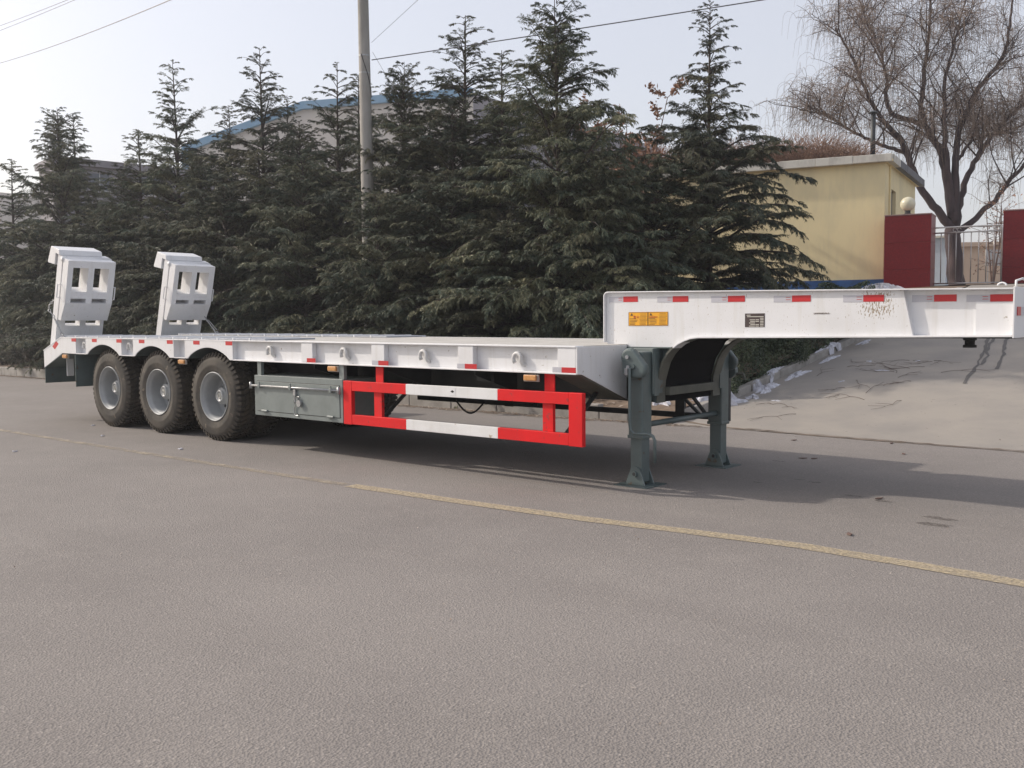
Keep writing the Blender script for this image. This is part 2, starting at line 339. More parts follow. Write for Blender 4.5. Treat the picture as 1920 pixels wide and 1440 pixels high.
grid('yard_ground', np.linspace(-60, 60, 7), [19.45, 21, 40, 140], lambda X, Y: X * 0 + 2.27, 'drive')
# kerb of concrete blocks: straight run, curved corner, and the run up the driveway
kerb = struct(thing('kerb', None, None, (0, 5, 0)))
def kerb_block(p, q, h=.225, wdt=.13, gap=.006):
    p, q = Vector(p), Vector(q); d = (q - p); L = d.length; d.normalize(); n = Vector((-d.y, d.x, 0)).normalized(); p = p + d * gap; q = q - d * gap
    j = random.uniform(-.004, .004); hh = h + random.uniform(-.005, .005); P = []
    for z in (-.1, hh):
        for a in (p, q):
            pass
    P = [p + n * j + Vector((0, 0, -.1)), q + n * j + Vector((0, 0, -.1)), q + n * (wdt + j) + Vector((0, 0, -.1)), p + n * (wdt + j) + Vector((0, 0, -.1))]
    P += [Vector((a.x, a.y, a.z + .1 + hh)) for a in P]
    obj('kerb_stone', MB().hexa(P), 'kerb', kerb, bevel=.012, seg=2)
x = 4.93
while x > -42:
    kerb_block((x - 1.0, 4.93, 0), (x, 4.93, 0)); x -= 1.0
cpts = [(4.93, 4.93)] + [(5.25 + 1.0 * math.sin(a) * 1.0, 5.93 - 1.0 * math.cos(a)) for a in [R(t) for t in (10, 32, 54, 76)]] + [(6.26, 6.1)]
for a, b in zip(cpts, cpts[1:]):
    kerb_block((a[0], a[1], float(max(0, .157 * (a[1] - 5)))), (b[0], b[1], float(max(0, .157 * (b[1] - 5)))), h=.13)
y = 6.1
while y < 17.6:
    kerb_block((6.26, y, .157 * (y - 5)), (6.26, y + 1, .157 * (y - 4)), h=.12); y += 1.0

def ribbon(name, pts, w0, m, zoff=.004, wob=.0, zf=None):
    v = []; f = []; n = len(pts)
    for i, (x, y) in enumerate(pts):
        a = pts[max(i - 1, 0)]; b = pts[min(i + 1, n - 1)]; dx, dy = b[0] - a[0], b[1] - a[1]; L = math.hypot(dx, dy)
        ww = (w0 if not callable(w0) else w0(i / (n - 1))) * (1 + random.uniform(-wob, wob)); nx, ny = -dy / L * ww / 2, dx / L * ww / 2
        for s in (-1, 1):
            X, Y = x + s * nx, y + s * ny; v.append((X, Y, (zf(X, Y) if zf else 0) + zoff))
        if i: f.append((2 * i - 2, 2 * i - 1, 2 * i + 1, 2 * i))
    return struct(obj(name, MB().add(v, f), m))
def dense(pts, step=.12, wob=0.0):
    o = []
    for (x0, y0), (x1, y1) in zip(pts, pts[1:]):
        L = math.hypot(x1 - x0, y1 - y0); k = max(1, int(L / step))
        for i in range(k): o.append((x0 + (x1 - x0) * i / k + random.uniform(-wob, wob), y0 + (y1 - y0) * i / k + random.uniform(-wob, wob)))
    return o + [pts[-1]]
ribbon('road_marking', dense([(6.45, -1.01), (7.7, -.96), (8.94, -.88), (9.7, -.78), (10.47, -.70), (11.2, -.735), (12.0, -.80), (14, -.95), (30, -1.6)]), .15, 'yline', .004, .05)
ribbon('faded_road_marking', dense([(-30, -1.3), (-6, -1.15), (-.5, -1.08), (3, -1.06), (6.4, -1.01)]), .11, 'yfaint', .004, .1)
ribbon('kerb_dust', dense([(-40, 4.80), (-10, 4.80), (4.0, 4.78), (5.4, 4.86), (6.6, 5.0)]), lambda t: .28, 'dustedge', .006, .3)
M['oil'] = masked('oil_stain', (.12, .105, .095), (.15, .13, .115), 40, .42, .60)
for X_, Y_, a_, b_ in ((10.9, .72, .12, .045), (10.94, .48, .13, .05), (10.35, 1.13, .08, .03), (9.59, 1.64, .06, .025), (10.09, 1.21, .07, .02), (9.42, 1.69, .05, .02), (8.78, 2.63, .08, .02), (9.19, 1.33, .05, .02)):
    pts_ = [(X_ + a_ * (1 + random.uniform(-.3, .3)) * math.cos(t_), Y_ + b_ * (1 + random.uniform(-.3, .3)) * math.sin(t_), .004) for t_ in np.linspace(0, 2 * math.pi, 15)[:-1]]
    struct(obj('oil_stain', MB().add(pts_, [tuple(range(14))]), 'oil'))
dz = lambda X, Y: max(0.0, .157 * (min(Y, 19.3) - 5)) + .004
ribbon('pavement_joint', dense([(5.2, 5.12), (6.0, 5.22), (6.67, 5.05), (7.6, 4.93), (8.83, 4.86), (10.55, 4.83), (13, 4.81), (40, 4.7)], .1, .008), .05, 'jdirt', .005, .7, lambda X, Y: dz(X, Y) * (Y > 4.9))
ribbon('pavement_joint', dense([(7.2, 5.03), (8.3, 4.97), (9.4, 4.90), (11, 4.86)], .08, .012), .022, 'jdirt', .009, .8, lambda X, Y: dz(X, Y) * (Y > 4.9))
for pts in ([(8.23, 12.64), (8.37, 11.97), (8.58, 11.05), (8.76, 10.03), (8.89, 9.28), (8.97, 8.69), (9.04, 8.14)], [(8.33, 12.64), (8.47, 11.97), (8.71, 10.57), (8.83, 10.22), (8.91, 9.49)], [(8.54, 12.64), (8.72, 11.82), (8.88, 11.07), (9.09, 9.93), (9.2, 9.2)]):
    ribbon('tar_crack', dense(pts, .22, .022), .042, 'tar', .006, .5, dz)

# ------------------------------------------------------------------ the trailer
TR = thing('semi_trailer', 'white three-axle lowbed semi-trailer with red and white side guards, parked on its landing legs', 'trailer', (3.5, 1.31, 0))
W = 2.62; RW = .547; YN = .7425; ZT = 1.24
def top(x): return 1.252 - .0029 * x
def bot(x): return 1.012 - .0029 * x
def mir(o, mb): pass
for near in (True, False):
    s = 1 if near else -1; y0 = 0.0 if near else W
    Yf = lambda d: y0 + s * d                         # distance in from the outer face
    def pr(mb, pts, a, b): return mb.prism(pts, min(Yf(a), Yf(b)), max(Yf(a), Yf(b)), 'y')
    # fender covers
    def arch(x0, x1, xa, xb, n=14):
        xc = (xa + xb) / 2; ra = (xb - xa) / 2; pk = .143; pts = [(x0, top(x0)), (x1, top(x1)), (x1, bot(x1))]
        for i in range(n + 1):
            t = i / n; xx = xb + (xa - xb) * t; pts.append((xx, bot(xx) + pk * math.sin(math.pi * t) ** .75))
        if x0 < xa: pts.append((x0, bot(x0)))
        return pts
    rear = [(-1.29, top(-1.29)), (-1.90, 1.045), (-1.90, .785), (-1.29, bot(-1.29)), (-.84, bot(-.84)), (-.84, top(-.84))]
    for pts in (rear, arch(-.54, .49, -.50, .42), arch(.80, 1.83, .84, 1.72), arch(2.09, 3.14, 2.15, 3.07)):
        m = MB(); pr(m, pts, 0, .012); obj('fender_panel', m, 'white', TR, bevel=.004)
        xs = [p[0] for p in pts]; xe = max(xs); ends = MB()
        ends.box(xe - .012, xe, min(Yf(.012), Yf(.16)), max(Yf(.012), Yf(.16)), bot(xe), top(xe) - .014)
        obj('fender_end', ends, 'white', TR)
        xe = min(xs)
        if xe > -1.8: ends = MB(); ends.box(xe, xe + .012, min(Yf(.012), Yf(.16)), max(Yf(.012), Yf(.16)), bot(xe), top(xe) - .014)
        if xe > -1.8: obj('fender_end', ends, 'white', TR)
        if xe > -1.8:      # curved inner liner of the arch
            a, b = (xs[3], xs[-2]); m = MB(); n = 14; lo = []; 
            arc = pts[3:3 + n + 1]; poly = arc + [(p[0], p[1] + .012) for p in reversed(arc)]
            pr(m, poly, .013, .72); obj('arch_liner', m, 'green', TR)
    # pockets and long side web
    for xa, xb in ((-.84, -.54), (.49, .80), (1.83, 2.09)):
        m = MB(); pr(m, [(xa, bot(xa)), (xb, bot(xb)), (xb, top(xb) - .014), (xa, top(xa) - .014)], .085, .097); obj('side_web', m, 'white', TR)
        m = MB(); pr(m, [(xa, bot(xa)), (xb, bot(xb)), (xb, bot(xb) + .012), (xa, bot(xa) + .012)], .0, .085); obj('bottom_flange', m, 'white', TR)
    XE = 8.185
    m = MB(); pr(m, [(3.14, bot(3.14)), (XE, bot(XE)), (XE, top(XE) - .014), (3.14, top(3.14) - .014)], .062, .074); obj('side_web', m, 'white', TR)
    m = MB(); pr(m, [(3.14, bot(3.14) - .002), (XE, bot(XE) - .002), (XE, bot(XE) + .012), (3.14, bot(3.14) + .012)], 0, .062); obj('bottom_flange', m, 'white', TR, bevel=.003)
    m = MB(); pr(m, [(-1.29, top(-1.29) - .014), (XE, top(XE) - .014), (XE, top(XE)), (-1.29, top(-1.29))], -.004, .11)
    obj('top_flange', m, 'white', TR, bevel=.003)
    # slanted rear flange
    m = MB(); pr(m, [(-1.29, top(-1.29) - .004), (-1.90, 1.045), (-1.915, 1.052), (-1.30, top(-1.29) + .008)], -.004, .10); obj('rear_flange', m, 'white', TR)
    for xa in (4.446, 5.597, 6.809, 7.985):
        xb = xa + .196; m = MB()
        pr(m, [(xa, bot(xa) + .013), (xb, bot(xb) + .013), (xb, top(xb) - .015), (xa, top(xa) - .015)], .004, .062); obj('side_post', m, 'white', TR, bevel=.006)
    # lashing hooks: thick open C of round bar welded to the web
    for hx, hd, hz in ((-.66, .085, 1.135), (.62, .085, 1.135), (3.84, .062, 1.125), (5.14, .062, 1.122), (6.33, .062, 1.118), (7.52, .062, 1.114)):
        yq = Yf(hd - .038); v = [(hx - .030, yq, hz - .040), (hx - .044, yq, hz - .018)]
        v += [(hx + .044 * math.cos(a), yq, hz + .044 * math.sin(a)) for a in [R(180 - 22.5 * k) for k in range(9)]]
        v += [(hx + .044, yq, hz - .03), (hx + .046, Yf(hd - .02), hz - .052), (hx + .048, Yf(hd + .004), hz - .062)]
        obj('lashing_hook', MB().tube(v, .0185, 10), 'hookgrey', TR, smooth=True)
    # reflective strips
    def strip(mt, xa, xb, za, zb, d, slope=0.0):
        mb = MB(); pr(mb, [(xa, za), (xb, za + slope * (xb - xa)), (xb, zb + slope * (xb - xa)), (xa, zb)], d - .0015, d)
        return obj('reflective_strip', mb, mt, TR)
    for xa in (-.97, -.345, .36, .965, 1.67, 2.29, 2.995):
        strip('tred', xa, xa + .142, top(xa) - .062, top(xa) - .016, 0, -.003)
    for xa in (4.543, 5.703, 6.9, 8.03):
        strip('tred', xa, xa + .15, 1.012 - .003 * (xa - 4.5), 1.058 - .003 * (xa - 4.5), .0035, -.003)
        if xa > 5: strip('tsil', xa - .098, xa - .001, 1.012 - .003 * (xa - 4.5), 1.058 - .003 * (xa - 4.5), .0035, -.003)
    m = MB(); pr(m, [(-1.60, 1.112), (-1.52, 1.070), (-1.39, 1.155), (-1.47, 1.197)], -.0015, 0); obj('reflective_strip', m, 'tred', TR)
    # side lamps
    for xa in (-1.29, 1.92, 4.89, 7.60):
        zc = bot(xa) - .045; m = MB(); m.box(xa, xa + .17, min(Yf(.012), Yf(.032)), max(Yf(.012), Yf(.032)), zc - .033, zc + .03); bb = obj('side_lamp', m, 'amberbase', TR, bevel=.004)
        m = MB(); m.box(xa + .015, xa + .155, min(Yf(-.012), Yf(.011)), max(Yf(-.012), Yf(.011)), zc - .024, zc + .026); obj('lens', m, 'amber', bb, bevel=.008)
        m = MB(); m.box(xa + .05, xa + .12, min(Yf(.014), Yf(.030)), max(Yf(.014), Yf(.030)), zc + .03, bot(xa) - .003); obj('lamp_bracket', m, 'dark', bb)
    # side guard: two rails, three hangers
    g0, g1 = 5.152, 8.25
    zr = lambda x, z: z
    red_, wht_ = ('red', 'guardwhite') if near else ('dark', 'dark')  # far guard goes near-black: its shade is put into the paint
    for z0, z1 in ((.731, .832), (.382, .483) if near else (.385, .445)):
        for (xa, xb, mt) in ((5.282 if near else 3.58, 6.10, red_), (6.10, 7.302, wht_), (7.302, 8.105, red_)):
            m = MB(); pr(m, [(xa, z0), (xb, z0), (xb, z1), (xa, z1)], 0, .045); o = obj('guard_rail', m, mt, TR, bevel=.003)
    for xa, xb in ((5.152, 5.281), (8.106, 8.25)):
        m = MB(); pr(m, [(xa, .378), (xb, .378), (xb, .834), (xa, .834)], -.002, .047); obj('guard_end_post', m, red_, TR, bevel=.004)
    for xa in ((5.60, 7.80) if near else (5.60, 7.62)):
        m = MB(); pr(m, [(xa, .484), (xa + .112, .484), (xa + .112, .73), (xa, .73)], .03, .055); obj('guard_hanger', m, red_, TR)
        m = MB(); pr(m, [(xa, .39), (xa + .112, .39), (xa + .112, bot(xa) - .004), (xa, bot(xa) - .004)], .056, .068); obj('guard_hanger', m, red_, TR, bevel=.003)
    for xa in (5.65, 8.0):
        m = MB(); m.tube([(xa, Yf(.06), .43), (xa, Yf(.72), .92)], .022, 6); obj('guard_brace', m, 'dark', TR)
    # tool box
    if not near: continue
    m = MB(); pr(m, [(3.565, .385), (5.14, .385), (5.14, .845), (3.565, .845)], 0.0, .48); tb = obj('tool_box', m, 'box', TR, bevel=.004)
    m = MB()
    for a, b in ((3.60, 3.67), (5.065, 5.14)): pr(m, [(a, .845), (b, .845), (b, bot(a) - .003), (a, bot(a) - .003)], .02, .06)
    for a, b in ((3.60, 3.67), (5.065, 5.14)): obj('box_hanger', pr(MB(), [(a, .845), (b, .845), (b, bot(a) - .003), (a, bot(a) - .003)], .02, .06), 'box', TR)
    # recessed dark gap and door
    m = MB(); pr(m, [(3.612, .432), (5.098, .432), (5.098, .782), (3.612, .782)], -.001, .0005); obj('door_gap', m, 'black', tb)
    dr = MB(); pr(dr, [(3.618, .438), (5.092, .438), (5.092, .776), (3.618, .776)], -.006, 0); obj('door', dr, 'box', tb, bevel=.002)
    m = MB(); m.tube([(3.53, Yf(-.03), .727), (5.12, Yf(-.03), .727)], .012, 8); m.tube([(3.535, Yf(-.03), .69), (3.535, Yf(-.03), .765)], .016, 8); m.tube([(5.112, Yf(-.03), .69), (5.112, Yf(-.03), .765)], .02, 8)
    stuff(obj('lock_bar', m, 'steel', tb, smooth=True))
    for xa in (3.70, 4.28, 4.98):
        m = MB(); m.box(xa - .018, xa + .018, min(Yf(-.046), Yf(-.006)), max(Yf(-.046), Yf(-.006)), .700, .745); m.tube([(xa, Yf(-.03), .745), (xa, Yf(-.03), .775)], .008, 6); obj('bar_bracket', m, 'box', tb, bevel=.003)
    for xa in (3.77, 4.95):
        m = MB(); m.tube([(xa - .05, Yf(-.014), .44), (xa + .05, Yf(-.014), .44)], .014, 8); obj('hinge', m, 'box', tb)
    m = MB(); m.box(4.325, 4.365, min(Yf(-.03), Yf(-.006)), max(Yf(-.03), Yf(-.006)), .64, .712); obj('hasp', m, 'steel', tb, bevel=.003)
    m = MB(); m.tube([(4.36, Yf(-.03), .645), (4.355, Yf(-.03), .60), (4.365, Yf(-.03), .57)], .009, 8); obj('hasp_pin', m, 'steel', tb)
    m = MB(); m.tube([(4.43, Yf(-.012), .56), (4.43, Yf(-.04), .56)], .038, 10); m.tube([(4.40, Yf(-.025), .59), (4.40, Yf(-.025), .63), (4.43, Yf(-.025), .63)], .007, 6); stuff(obj('padlock', m, 'steel', tb, smooth=False))
    m = MB(); m.tube([(4.36, Yf(-.02), .545), (4.33, Yf(-.02), .50), (4.335, Yf(-.02), .435), (4.36, Yf(-.02), .42), (4.40, Yf(-.02), .425)], .006, 6); obj('hook', m, 'steel', tb)
    if near:
        t = text_mesh('B', .07, 'black', 'painted_letter'); link('painted_letter', t, tb, loc=(4.325, -.0075, .575), rot=(R(90), 0, 0))
st = obj('guard_sticker', MB().box(6.705, 6.775, -.0022, -.0005, .748, .822), 'white', TR)
obj('sticker_diamond', MB().prism([(6.715, .786), (6.74, .773), (6.765, .786), (6.74, .799)], -.0036, -.0024, 'y'), 'black', st)
# deck surface
def plate(name, x0, x1, y0, y1, z0f, th, m, bevel=.002):
    mb = MB(); mb.hexa([(x0, y0, z0f(x0) - th), (x1, y0, z0f(x1) - th), (x1, y1, z0f(x1) - th), (x0, y1, z0f(x0) - th), (x0, y0, z0f(x0)), (x1, y0, z0f(x1)), (x1, y1, z0f(x1)), (x0, y1, z0f(x0))])
    return obj(name, mb, m, TR, bevel=bevel)
plate('deck_plate', -1.28, 8.183, .112, W - .112, top, .010, 'deck')
for near in (True, False):
    for k in range(15):
        xa = -1.25 + k * .335; y0, y1 = (.03, .74) if near else (W - .74, W - .03)
        plate('tread_plate', xa + .03, xa + .31, y0, y1, lambda x: top(x) + .019, .017, 'platechk', .003)
        plate('tread_rib', xa - .008, xa + .018, y0 - .005, y1 + .005, lambda x: top(x) + .027, .025, 'white', .002)
# transverse rear beam with hinge lugs
obj('rear_beam', MB().prism([(-1.905, .80), (-1.905, 1.04), (-1.28, 1.235), (-1.28, 1.02)], .014, W - .014, 'y'), 'dark', TR)
# sloping front face of the deck
for near in (True, False):
    s = 1 if near else -1; y0 = 0 if near else W
    pts = [(y0 + s * a, b) for a, b in ((.0, .99), (.07, .985), (.745, .735), (.745, 1.222), (.0, 1.222))]
    obj('deck_nose_plate', MB().prism(pts, 8.186, 8.198, 'x'), 'white', TR, bevel=.003)
    pts = [(y0 + s * a, b) for a, b in ((.13, .94), (.74, .74), (.74, 1.20), (.13, 1.20))]
    for xa in (4.5, 5.7, 6.9): obj('outrigger', MB().prism(pts, xa, xa + .012, 'x'), 'dark', TR)
    m = MB(); m.hexa([(7.9, y0 + s * .07, .972), (8.184, y0 + s * .07, .972), (8.184, y0 + s * .74, .728), (7.9, y0 + s * .74, .728), (7.9, y0 + s * .07, .984), (8.184, y0 + s * .07, .984), (8.184, y0 + s * .74, .74), (7.9, y0 + s * .74, .74)])
    obj('nose_gusset', m, 'sill', TR)
# main I beams under the deck
for yb in (.80, W - .80):
    obj('main_beam', MB().box(-1.8, 8.48, yb - .006, yb + .006, .74, 1.2), 'dark', TR)
    obj('main_beam_flange', MB().box(-1.0, 8.48, yb - .08, yb + .08, .722, .738), 'dark', TR)
for xa in np.arange(-1.2, 8.0, .8): obj('cross_member', MB().box(xa, xa + .06, .81, W - .81, 1.0, 1.2), 'dark', TR)
for xa in (-1.0, -.3, .65, 1.96, 3.3, 4.0): obj('cross_member', MB().box(xa, xa + .06, .13, .79, 1.13, 1.21), 'dark', TR); obj('cross_member', MB().box(xa, xa + .06, W - .79, W - .13, 1.13, 1.21), 'dark', TR)
obj('air_tank', MB().lathe([(0, -.4), (.09, -.4), (.13, -.36), (.13, .36), (.09, .4), (0, .4)], 20, (6.4, 1.31, .82)), 'dark', TR, smooth=True)
obj('grey_bracket_box', MB().box(6.72, 6.95, .35, .5, .86, .99), 'dark', TR, bevel=.004)
hose = MB(); hose.tube([(5.53 + .435 * t, 1.3, .56 - .135 * math.sin(math.pi * t)) for t in np.linspace(0, 1, 12)], .011, 6); obj('air_hose', hose, 'black', TR, smooth=True)

# wheels
T = MB(); T.lathe([(.292, .03), (.305, .010), (.33, .0), (.37, -.004), (.385, -.010), (.40, -.006), (.44, -.002), (.475, .006), (.500, .022), (.518, .045), (.522, .06), (.524, .15), (.522, .24), (.518, .255), (.500, .278), (.44, .302), (.37, .302), (.305, .285), (.292, .27), (.292, .03)], 64)
tyre_me = T.mesh('tyre', 'tyre', True)
TB = MB(); nl = 50
for k in range(nl):
    a0 = 2 * math.pi * k / nl
    def blk(a, b, ya, yb, r0, r1, sk=0.0, r1b=None):
        r1b = r1b or r1; P = []
        for r in (r0, r1):
            for (an, yy) in ((a, ya), (b, ya), (b + sk, yb), (a + sk, yb)):
                rr = r if r == r0 else (r1b if yy in (ya,) and False else r1)
                P.append((rr * math.cos(an), yy, rr * math.sin(an)))
        return P
    d = 2 * math.pi / nl
    # shoulder lugs wrap down the sidewall
    for side in (0, 1):
        Yo = .018 if side == 0 else .282; Ym = .045 if side == 0 else .255; Yi = .085 if side == 0 else .215; off = side * d * .5
        A, B = a0 + off, a0 + off + d * .52; P = []
        for (r, yy) in ((.485, Yo - (.012 if side == 0 else -.012)), (.545, Ym - (.014 if side == 0 else -.014)), (.547, Yi), (.515, Yi)):
            for an in (A, B): P.append((r * math.cos(an), yy, r * math.sin(an)))
        TB.add(P, [(0, 1, 3, 2), (2, 3, 5, 4), (4, 5, 7, 6), (0, 2, 4, 6), (1, 7, 5, 3)])
    TB.add(blk(a0, a0 + d * .7, .092, .143, .53, .5465, d * .35), [(4, 5, 6, 7), (0, 1, 5, 4), (1, 2, 6, 5), (2, 3, 7, 6), (3, 0, 4, 7)])
    TB.add(blk(a0 + d * .5, a0 + d * 1.2, .151, .205, .53, .5465, -d * .35), [(4, 5, 6, 7), (0, 1, 5, 4), (1, 2, 6, 5), (2, 3, 7, 6), (3, 0, 4, 7)])
tread_me = TB.mesh('tread', 'tread')
rim_me = MB().lathe([(.292, .035), (.303, .012), (.3035, .002), (.298, -.003), (.290, .0), (.286, .02), (.272, .032), (.262, .045), (.258, .075), (.255, .205), (.245, .225), (.205, .235), (.196, .222), (.13, .205), (.105, .205), (.105, .12), (.10, .105), (0.0, .105)], 64).mesh('rim', 'rim', True)
hub_me = MB().lathe([(.105, .12), (.078, .112), (.078, .085), (.07, .075), (.055, .075), (.052, .082), (0, .082)], 32).mesh('hub', 'rim', True)
nut_mb = MB()
for k in range(10):
    a = 2 * math.pi * k / 10; nut_mb.tube([(.168 * math.cos(a), .225, .168 * math.sin(a)), (.168 * math.cos(a), .19, .168 * math.sin(a))], .014, 6)
nut_me = nut_mb.mesh('wheel_nuts', 'steel')
hh_ = MB()
for k in range(8):
    a = 2 * math.pi * (k + .5) / 8; hh_.tube([(.148 * math.cos(a), .2115, .148 * math.sin(a)), (.148 * math.cos(a), .200, .148 * math.sin(a))], .024, 10)
hole_me = hh_.mesh('hand_hole_discs', 'black')  # black discs laid on the rim, painting in the dark of its openings
emb = MB(); emb.tube([(.03 * math.cos(a), .078, .03 * math.sin(a)) for a in np.linspace(0, 2 * math.pi, 17)], .004, 5, False); emb.tube([(-.012, .078, .012), (-.012, .078, -.014), (.016, .078, -.014)], .004, 5); emb_me = emb.mesh('emblem', 'inkpale')
vs = MB(); vs.tube([(.2, .03, -.15), (.175, .02, -.14)], .006, 6)
lab = {0: 'rearmost', 1: 'middle', 2: 'front'}
for i, ax in enumerate((0, 1.31, 2.62)):
    for near in (True, False):
        for inner in (False, True):
            y = (.055 + inner * .355) if near else (W + .03 - inner * .355)
            e = bpy.data.objects.new('wheel', None); col.objects.link(e); e.parent = TR; e.matrix_parent_inverse = wmat(TR).inverted(); e.location = (ax, y, RW)
            e['_local'] = 1; rot = (0, R(random.uniform(0, 360)), R(0 if near else 180)); e.rotation_euler = rot
            link('tyre', tyre_me, e); stuff(link('tread', tread_me, e)); link('rim', rim_me, e)
            if not inner: link('hub', hub_me, e); stuff(link('wheel_nuts', nut_me, e)); stuff(link('hand_hole_discs', hole_me, e)); link('emblem', emb_me, e)
    obj('axle', MB().tube([(ax, .25, RW), (ax, W - .25, RW)], .065, 14), 'dark', TR, smooth=True)
    for yb in (.86, W - .86):
        obj('leaf_spring', MB().prism([(ax - .5, .70), (ax, .62), (ax + .5, .70), (ax + .5, .67), (ax, .56), (ax - .5, .67)], yb - .05, yb + .05, 'y'), 'dark', TR)
for e in [o for o in bpy.data.objects if o.get('_local')]: pass

# rear splash panels
for near in (True, False):
    s = 1 if near else -1; y0 = 0 if near else W
    def yb(a, b): return (min(y0 + s * a, y0 + s * b), max(y0 + s * a, y0 + s * b))
    a, b = yb(.0, .80); obj('rear_apron', MB().box(-1.885, -1.873, a, b, .555, .80), 'green', TR)
    obj('rear_apron_top', MB().hexa([(-1.872, a, .79), (-1.29, a, 1.0), (-1.29, b, 1.0), (-1.872, b, .79), (-1.872, a, .802), (-1.29, a, 1.012), (-1.29, b, 1.012), (-1.872, b, .802)]), 'green', TR)
    a, b = yb(.0, .72); obj('mud_flap', MB().box(-.885, -.875, a, b, .535, 1.0), 'green', TR)
    a, b = yb(.161, .27); obj('lamp_box', MB().box(-1.52, -1.50, a, b, .665, .925), 'white', TR, bevel=.006)
# tail frame dark
obj('tail_plate', MB().box(-1.897, -1.887, .8, W - .8, .62, 1.03), 'dark', TR)

# loading ramps
def lw(s_, t_): return (-1.935 + .27 * s_ + .963 * t_, 1.06 + .963 * s_ - .27 * t_)
def slab(mb, prof, w0, w1, y0, wd, s0, s1, t0, t1, scuts, wcuts, holes):
    for i, (sa, sb) in enumerate(zip(scuts, scuts[1:])):
        for j, (wa, wb) in enumerate(zip(wcuts, wcuts[1:])):
            if (i, j) in holes: continue
            P = []
            for (ss, tt) in ((sa, None), (sb, None)):
                pass
            (xa0, za0), (xa1, za1), (xb0, zb0), (xb1, zb1) = lw(sa, t0(sa)), lw(sa, t1(sa)), lw(sb, t0(sb)), lw(sb, t1(sb))
            ya, yb_ = y0 + wd * wa, y0 + wd * wb
            P = [(xa0, ya, za0), (xa1, ya, za1), (xa1, yb_, za1), (xa0, yb_, za0), (xb0, ya, zb0), (xb1, ya, zb1), (xb1, yb_, zb1), (xb0, yb_, zb0)]
            f = [(0, 1, 5, 4), (2, 3, 7, 6)]; f = []
            nb = {(1, 2, 6, 5): None, (3, 0, 4, 7): None}
            f += [(1, 2, 6, 5), (3, 0, 4, 7)]
            if j == 0 or (i, j - 1) in holes: f.append((0, 1, 5, 4))
            if j == len(wcuts) - 2 or (i, j + 1) in holes: f.append((2, 3, 7, 6))
            if i == 0 or (i - 1, j) in holes: f.append((3, 2, 1, 0))
            if i == len(scuts) - 2 or (i + 1, j) in holes: f.append((4, 5, 6, 7))
            mb.add(P, f)
for y0, lb in ((.09, None), (W - .09 - .7226, None)):
    wd = .7226
    rp = bpy.data.objects.new('loading_ramp', None); col.objects.link(rp); rp.parent = TR; rp.matrix_parent_inverse = wmat(TR).inverted(); rp.location = (0, 0, 0)
    # rear leaf
    wc = [0, .05, .17, .485, .61, .925, .96, 1]
    sc = [0, .165, .245, .43, .51, .66, .74, .82, .92, 1.0, 1.40, 1.50]
    holes = {(i, j) for i in (1, 3, 9) for j in (2, 4)}
    mb = MB(); slab(mb, None, 0, 0, y0, wd, 0, 0, lambda s: .04, lambda s: .19, sc, wc, holes); obj('ramp_leaf', mb, 'white', rp)
    wc = [0, .11, .43, .555, .865, 1]; sc = [.54, .70, .835, .905, 1.01, 1.375, 1.48]
    holes = {(2, 1), (2, 3), (4, 1), (4, 3)}
    mb = MB(); slab(mb, None, 0, 0, y0 + .0, wd, 0, 0, lambda s: .225, lambda s: .39 if s > .83 else .30 + (s - .54) / .30 * .09, sc, wc, holes); obj('ramp_leaf', mb, 'white', rp)
    # end cap / toe
    prof = [lw(1.31, -.22), lw(1.33, -.235), lw(1.575, -.17), lw(1.575, .10), lw(1.502, .13), lw(1.502, 0.0), lw(1.33, -.003)]
    obj('ramp_toe', MB().prism(prof, y0 - .02, y0 + wd - .09, 'y'), 'white', rp, bevel=.006)
    # hinge tubes between the leaves
    X, Z = lw(1.46, .198)
    obj('ramp_hinge', MB().tube([(X, y0 - .015, Z), (X, y0 + wd + .015, Z)], .034, 12), 'white', rp, smooth=True)
    X, Z = lw(0.0, .1)
    obj('ramp_hinge', MB().tube([(X, y0 - .03, Z), (X, y0 + wd + .03, Z)], .04, 12), 'steel', rp, smooth=True)
    for yy in (y0 - .001, y0 + wd + .001):
        sg = -1 if yy < y0 + .1 else 1
        a, b = lw(.88, .22 if sg < 0 else .34), lw(1.08, .22 if sg < 0 else .34)
        obj('ramp_handle', MB().tube([(a[0], yy, a[1]), (a[0], yy + sg * .05, a[1]), (b[0], yy + sg * .05, b[1]), (b[0], yy, b[1])], .010, 6), 'white', rp)
def chain(pts, name):
    mb = MB(); pts = [Vector(p) for p in pts]; L = 0; step = .045; k = 0
    for a, b in zip(pts, pts[1:]):
        d = b - a; n = max(1, int(d.length / step))
        for i in range(n):
            c = a + d * (i + .5) / n; dd = d.normalized(); u = dd.orthogonal().normalized(); v = dd.cross(u)
            if k % 2: u, v = v, u
            mb.tube([c + dd * .032 * math.cos(t) + u * .017 * math.sin(t) for t in np.linspace(0, 2 * math.pi, 9)], .0065, 5, False); k += 1
    return stuff(obj(name, mb, 'steel', TR))
chain([(-1.46, -.02, 1.80), (-1.586, -.03, 1.733), (-1.609, -.03, 1.67), (-1.51, -.02, 1.589), (-1.42, -.01, 1.49)], 'ramp_chain')
chain([(-1.30, .0, 1.31), (-1.224, .02, 1.262)], 'ramp_chain')
obj('turnbuckle', MB().tube([(-1.42, -.01, 1.49), (-1.36, -.005, 1.40), (-1.30, 0, 1.31)], .014, 8), 'steel', TR)
m = MB(); m.tube([(-1.35, W - .2, 1.56), (-.93, W - .25, 1.27)], .009, 6)
for sgn in (-1, 1): m.tube([(-1.27, W - .2 + .022 * sgn, 1.50), (-1.03, W - .2 + .022 * sgn, 1.335)], .007, 6)
